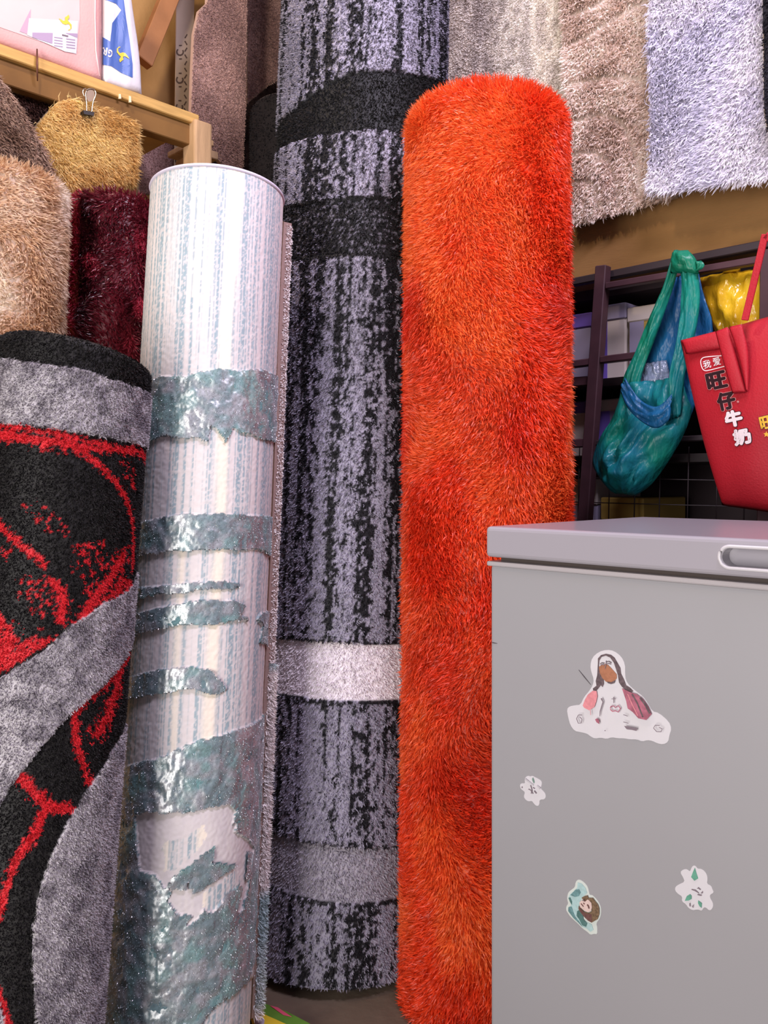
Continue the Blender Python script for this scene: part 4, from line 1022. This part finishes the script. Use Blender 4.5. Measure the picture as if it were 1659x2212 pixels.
for k in range(4):
    for x0, x1 in ((116, 134), (142, 161)):
        yy = 81+k*6+(x0-116)*0.13
        print_on('fine_print', stroke_px([(x0, yy), (x1, yy+2.4)], 1.6), cP, M_lil, pk, 0.0024)
print_on('fine_print', stroke_px([(133, 76), (146, 79)], 3), cP, M_ink, pk, 0.0024)
tube('zip_piping', [p for p in [cP(x, y, 0.002) for x, y in [(205, -120), (205, -40), (204, 40), (206, 110), (214, 165)]] if p is not None], 0.0016, mat('clear_piping', (250, 214, 210), 0.2, 0.5), pk, 6)
# blue and white pack
pG = wallL(qS-0.012)
gp = thing('textile_pack', cq(1.02, qS-0.03, 1.816), 'white and blue textile pack with a gold swan beside the pink blanket', 'package')
M_wp = mat('white_fleece', (226, 222, 226), 0.5, 0.3, var=0.08, vscale=12, bump=0.15, bscale=40); M_blu = mat('blue_print', (74, 104, 176), 0.4, 0.4, var=0.1, vscale=12)
gb = patch('pack_body', [(224, -160), (225, 0), (224, 178), (224, 182)], [(262, -160), (282, 0), (302, 120), (306, 204)], pG, 0.012, 0.08, M_wp, gp, nu=20, nv=26, wr=0.003, wf=5, seed=21, edge_pow=0.25)
cG = cast_on(gb)
print_on('blue_panel', [(228, -60), (262, -40), (272, 40), (280, 90), (286, 140), (286, 168), (262, 158), (240, 143), (222, 140), (222, 80), (238, 90), (242, 50), (262, 22), (250, 8), (228, 0)], cG, M_blu, gp, 0.0010, fine=3)
for ch, cx_, cy_ in (('G', 237.5, 116), ('R', 227.5, 112)):
    w, h = 8.2, 15.5; r = math.pi+0.10
    ux = (w*math.cos(r), w*math.sin(r)); uy = (h*math.sin(r), -h*math.cos(r))
    text_on('letter', ch, (cx_-ux[0]/2-uy[0]/2, cy_-ux[1]/2-uy[1]/2), ux, uy, lambda x, y: cG(x, y, 0.002), M_card, gp, 0.05)
swan((279, 128), 0.95, cG, gp, M_gold, -1)

# ------------------------------------------------------------------ rugs under the shelf
M_sg = pile_mat('gold_yarn', 0.45, 0.45, trans=0.4)
flat_rug('hanging_rug', [(72, 290), (80, 268), (104, 240), (127, 219), (160, 214), (200, 228), (231, 240), (262, 255), (289, 266), (288, 330), (284, 370), (283, 388), (150, 402), (110, 360)], wallL(qS-0.005), 'golden shaggy rug clipped under the timber shelf',
         two((250, 224, 164), (224, 184, 116), 16, 14), M_sg, n=30000, length=0.026, width=0.0022, kn=0.7, kg=0.8, kr=0.5, group='rugs hung under the shelf', lean_ang=lambda x, z: 0.7+(fbm(N3, x*10, z*8, 2)-0.5)*2.5)
flat_rug('hanging_rug', [(-60, 120), (-10, 165), (20, 205), (50, 255), (85, 310), (110, 370), (-60, 400)], wallL(qS+0.03), 'dull brown shaggy rug hanging at the far left above the beige roll',
         two((192, 164, 148), (152, 122, 106), 16, 14), pile_mat('dull_brown_yarn', 0.5, 0.4, trans=0.35), n=16000, length=0.02, width=0.0024, kn=0.7, kg=0.7, kr=0.5, group='rugs hung under the shelf', lean_ang=lambda x, z: 0.5+x*0)
flat_rug('hanging_rug', [(-40, 165), (20, 172), (70, 182), (130, 205), (150, 215), (140, 300), (-40, 330)], wallL(qS-0.048), 'dark chocolate shaggy rug hanging behind the golden one',
         two((84, 56, 48), (56, 36, 32), 16, 14), pile_mat('chocolate_yarn', 0.5, 0.4), n=12000, length=0.018, width=0.0024, group='rugs hung under the shelf')
# binder clip
pC = wallL(qS+0.012)
cl = thing('binder_clip', pC.at(195, 245), 'silver and black binder clip holding the golden rug', 'clip')
prism('jaw', [pC.at(x, y, 0.012) for x, y in [(180, 238), (204, 242), (203, 250), (182, 246)]], -EV*0.016, mat('black_steel', (34, 30, 28), 0.35, 0.5), cl)
def wire(pts, off): return tube('handle', [pC.at(x, y, off) for x, y in smooth_line(pts, 2)], 0.0016, M_chrome, cl, 8)
wire([(187, 240), (187, 222), (184, 205), (187, 194), (196, 191), (206, 195), (207, 206), (200, 222), (198, 242)], 0.012)
wire([(183, 208), (178, 200), (180, 193), (186, 192)], 0.004)
decal('handle_plate', smooth_poly([(187, 197), (196, 193), (204, 197), (204, 208), (198, 220), (188, 218)], 1), pC, 0.0115, M_chrome, cl, 0.001)

# ------------------------------------------------------------------ things on the left wall
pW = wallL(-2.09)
flat_rug('hanging_rug', [(406, 170), (600, 150), (600, 460), (400, 460)], pW, 'dark sheet on the wall standing in for the shade behind the mauve rug', two((62, 52, 54), (44, 36, 40), 12, 12), pile_mat('wall_shade_pile', 0.8, 0.2), n=9000, length=0.006, width=0.003, simple=True)  # dark sheet added where the wall lies in the mauve rug's shade
flat_rug('hanging_rug', [(300, 262), (378, 268), (378, 420), (300, 420)], wallL(-2.06), 'pale mauve cloth rug behind the shelf post', two((176, 142, 136), (150, 116, 112), 8, 8), pile_mat('pale_mauve_yarn', 0.8, 0.2), n=5000, length=0.004, width=0.003, simple=True)
M_strip = mat('grey_strip', (188, 172, 156), 0.6, 0.3, var=0.1, vscale=10)
pS = wallL(-2.03)
st = thing('printed_strip', pS.at(395, 400), 'pale grey strip printed with rings and dashes, left of the mauve rug', 'strip')
prism('strip', [pS.at(x, y) for x, y in [(382, -60), (421, -60), (412, 400), (377, 400)]], -EV*0.004, M_strip, st)
M_mark = mat('strip_mark', (96, 82, 76), 0.7, 0.2)
for yc in (112, 172, 231, 289, 347):
    xc = 389-(yc-112)*0.012
    ring = [(xc+7*math.cos(a), yc+7*math.sin(a)) for a in np.linspace(-0.6, math.pi+0.9, 12)]
    decal('ring_mark', stroke_px(ring, 3), pS, 0.001, M_mark, st, 0.0006)
    for dy in (-14, 15): decal('dash_mark', stroke_px([(xc-2, yc+dy), (xc+4, yc+dy)], 2.2), pS, 0.001, M_mark, st, 0.0006)
for k, y in enumerate(np.arange(78, 372, 14.5)):
    x = 402-(y-78)*0.012; s_ = 3 if k % 2 else -3
    decal('dash_mark', stroke_px([(x-s_*0.8, y-4), (x+s_*0.8, y+4)], 2.4), pS, 0.001, M_mark, st, 0.0006)
# mauve rug draped over a line, corner hanging
M_mv = pile_mat('mauve_yarn', 0.65, 0.3, 0.15)
cmv = two((196, 160, 150), (166, 132, 124), 14, 7)
flat_rug('hanging_rug', [(452, -200), (536, -200), (533, 0), (532, 120), (531, 231), (524, 380), (500, 380), (486, 362), (438, 307), (412, 260), (415, 160), (419, 72), (430, 22), (448, 5)], wallL(-1.84), 'mauve-brown short pile rug hanging with a slanted lower corner',
         cmv, M_mv, n=26000, length=0.005, width=0.003, simple=True, backing=mat('mauve_backing', (190, 160, 146), 0.8, 0.2))
flat_rug('hanging_rug', [(533, -200), (612, -200), (612, 168), (580, 185), (534, 224)], wallL(-1.93), 'narrow mauve-brown rug panel hanging just left of the tall grey roll',
         two((176, 146, 140), (152, 122, 118), 14, 7), pile_mat('mauve_panel_yarn', 0.65, 0.3, 0.15), n=12000, length=0.005, width=0.003, simple=True)

# ------------------------------------------------------------------ printed mat on the floor
pM = flatZ(0.018)
mt = thing('printed_mat', pM.at(570, 2190), 'green and yellow printed floor mat between the bases of the rolls', 'mat'); mt.location.z = 0
prism('mat_slab', [pM.at(x, y) for x, y in [(532, 2170), (546, 2158), (620, 2185), (690, 2222), (700, 2300), (562, 2300), (546, 2212)]], Vector((0, 0, -0.018)), mat('green_vinyl', (96, 140, 52), 0.45, 0.4, var=0.2, vscale=30), mt)
decal('yellow_panel', [(538, 2184), (560, 2186), (625, 2215), (640, 2260), (556, 2260)], pM, 0.0006, mat('yellow_vinyl', (214, 186, 52), 0.45, 0.4), mt)
decal('grey_motif', smooth_poly([(544, 2197), (553, 2196), (558, 2204), (566, 2198), (572, 2203), (570, 2212), (566, 2226), (554, 2226), (550, 2206)], 1), pM, 0.0012, mat('grey_vinyl', (176, 166, 180), 0.5, 0.4), mt)
decal('pink_edge', [(583, 2172), (600, 2176), (630, 2196), (612, 2192)], pM, 0.0012, mat('pink_vinyl', (206, 84, 110), 0.5, 0.4), mt)
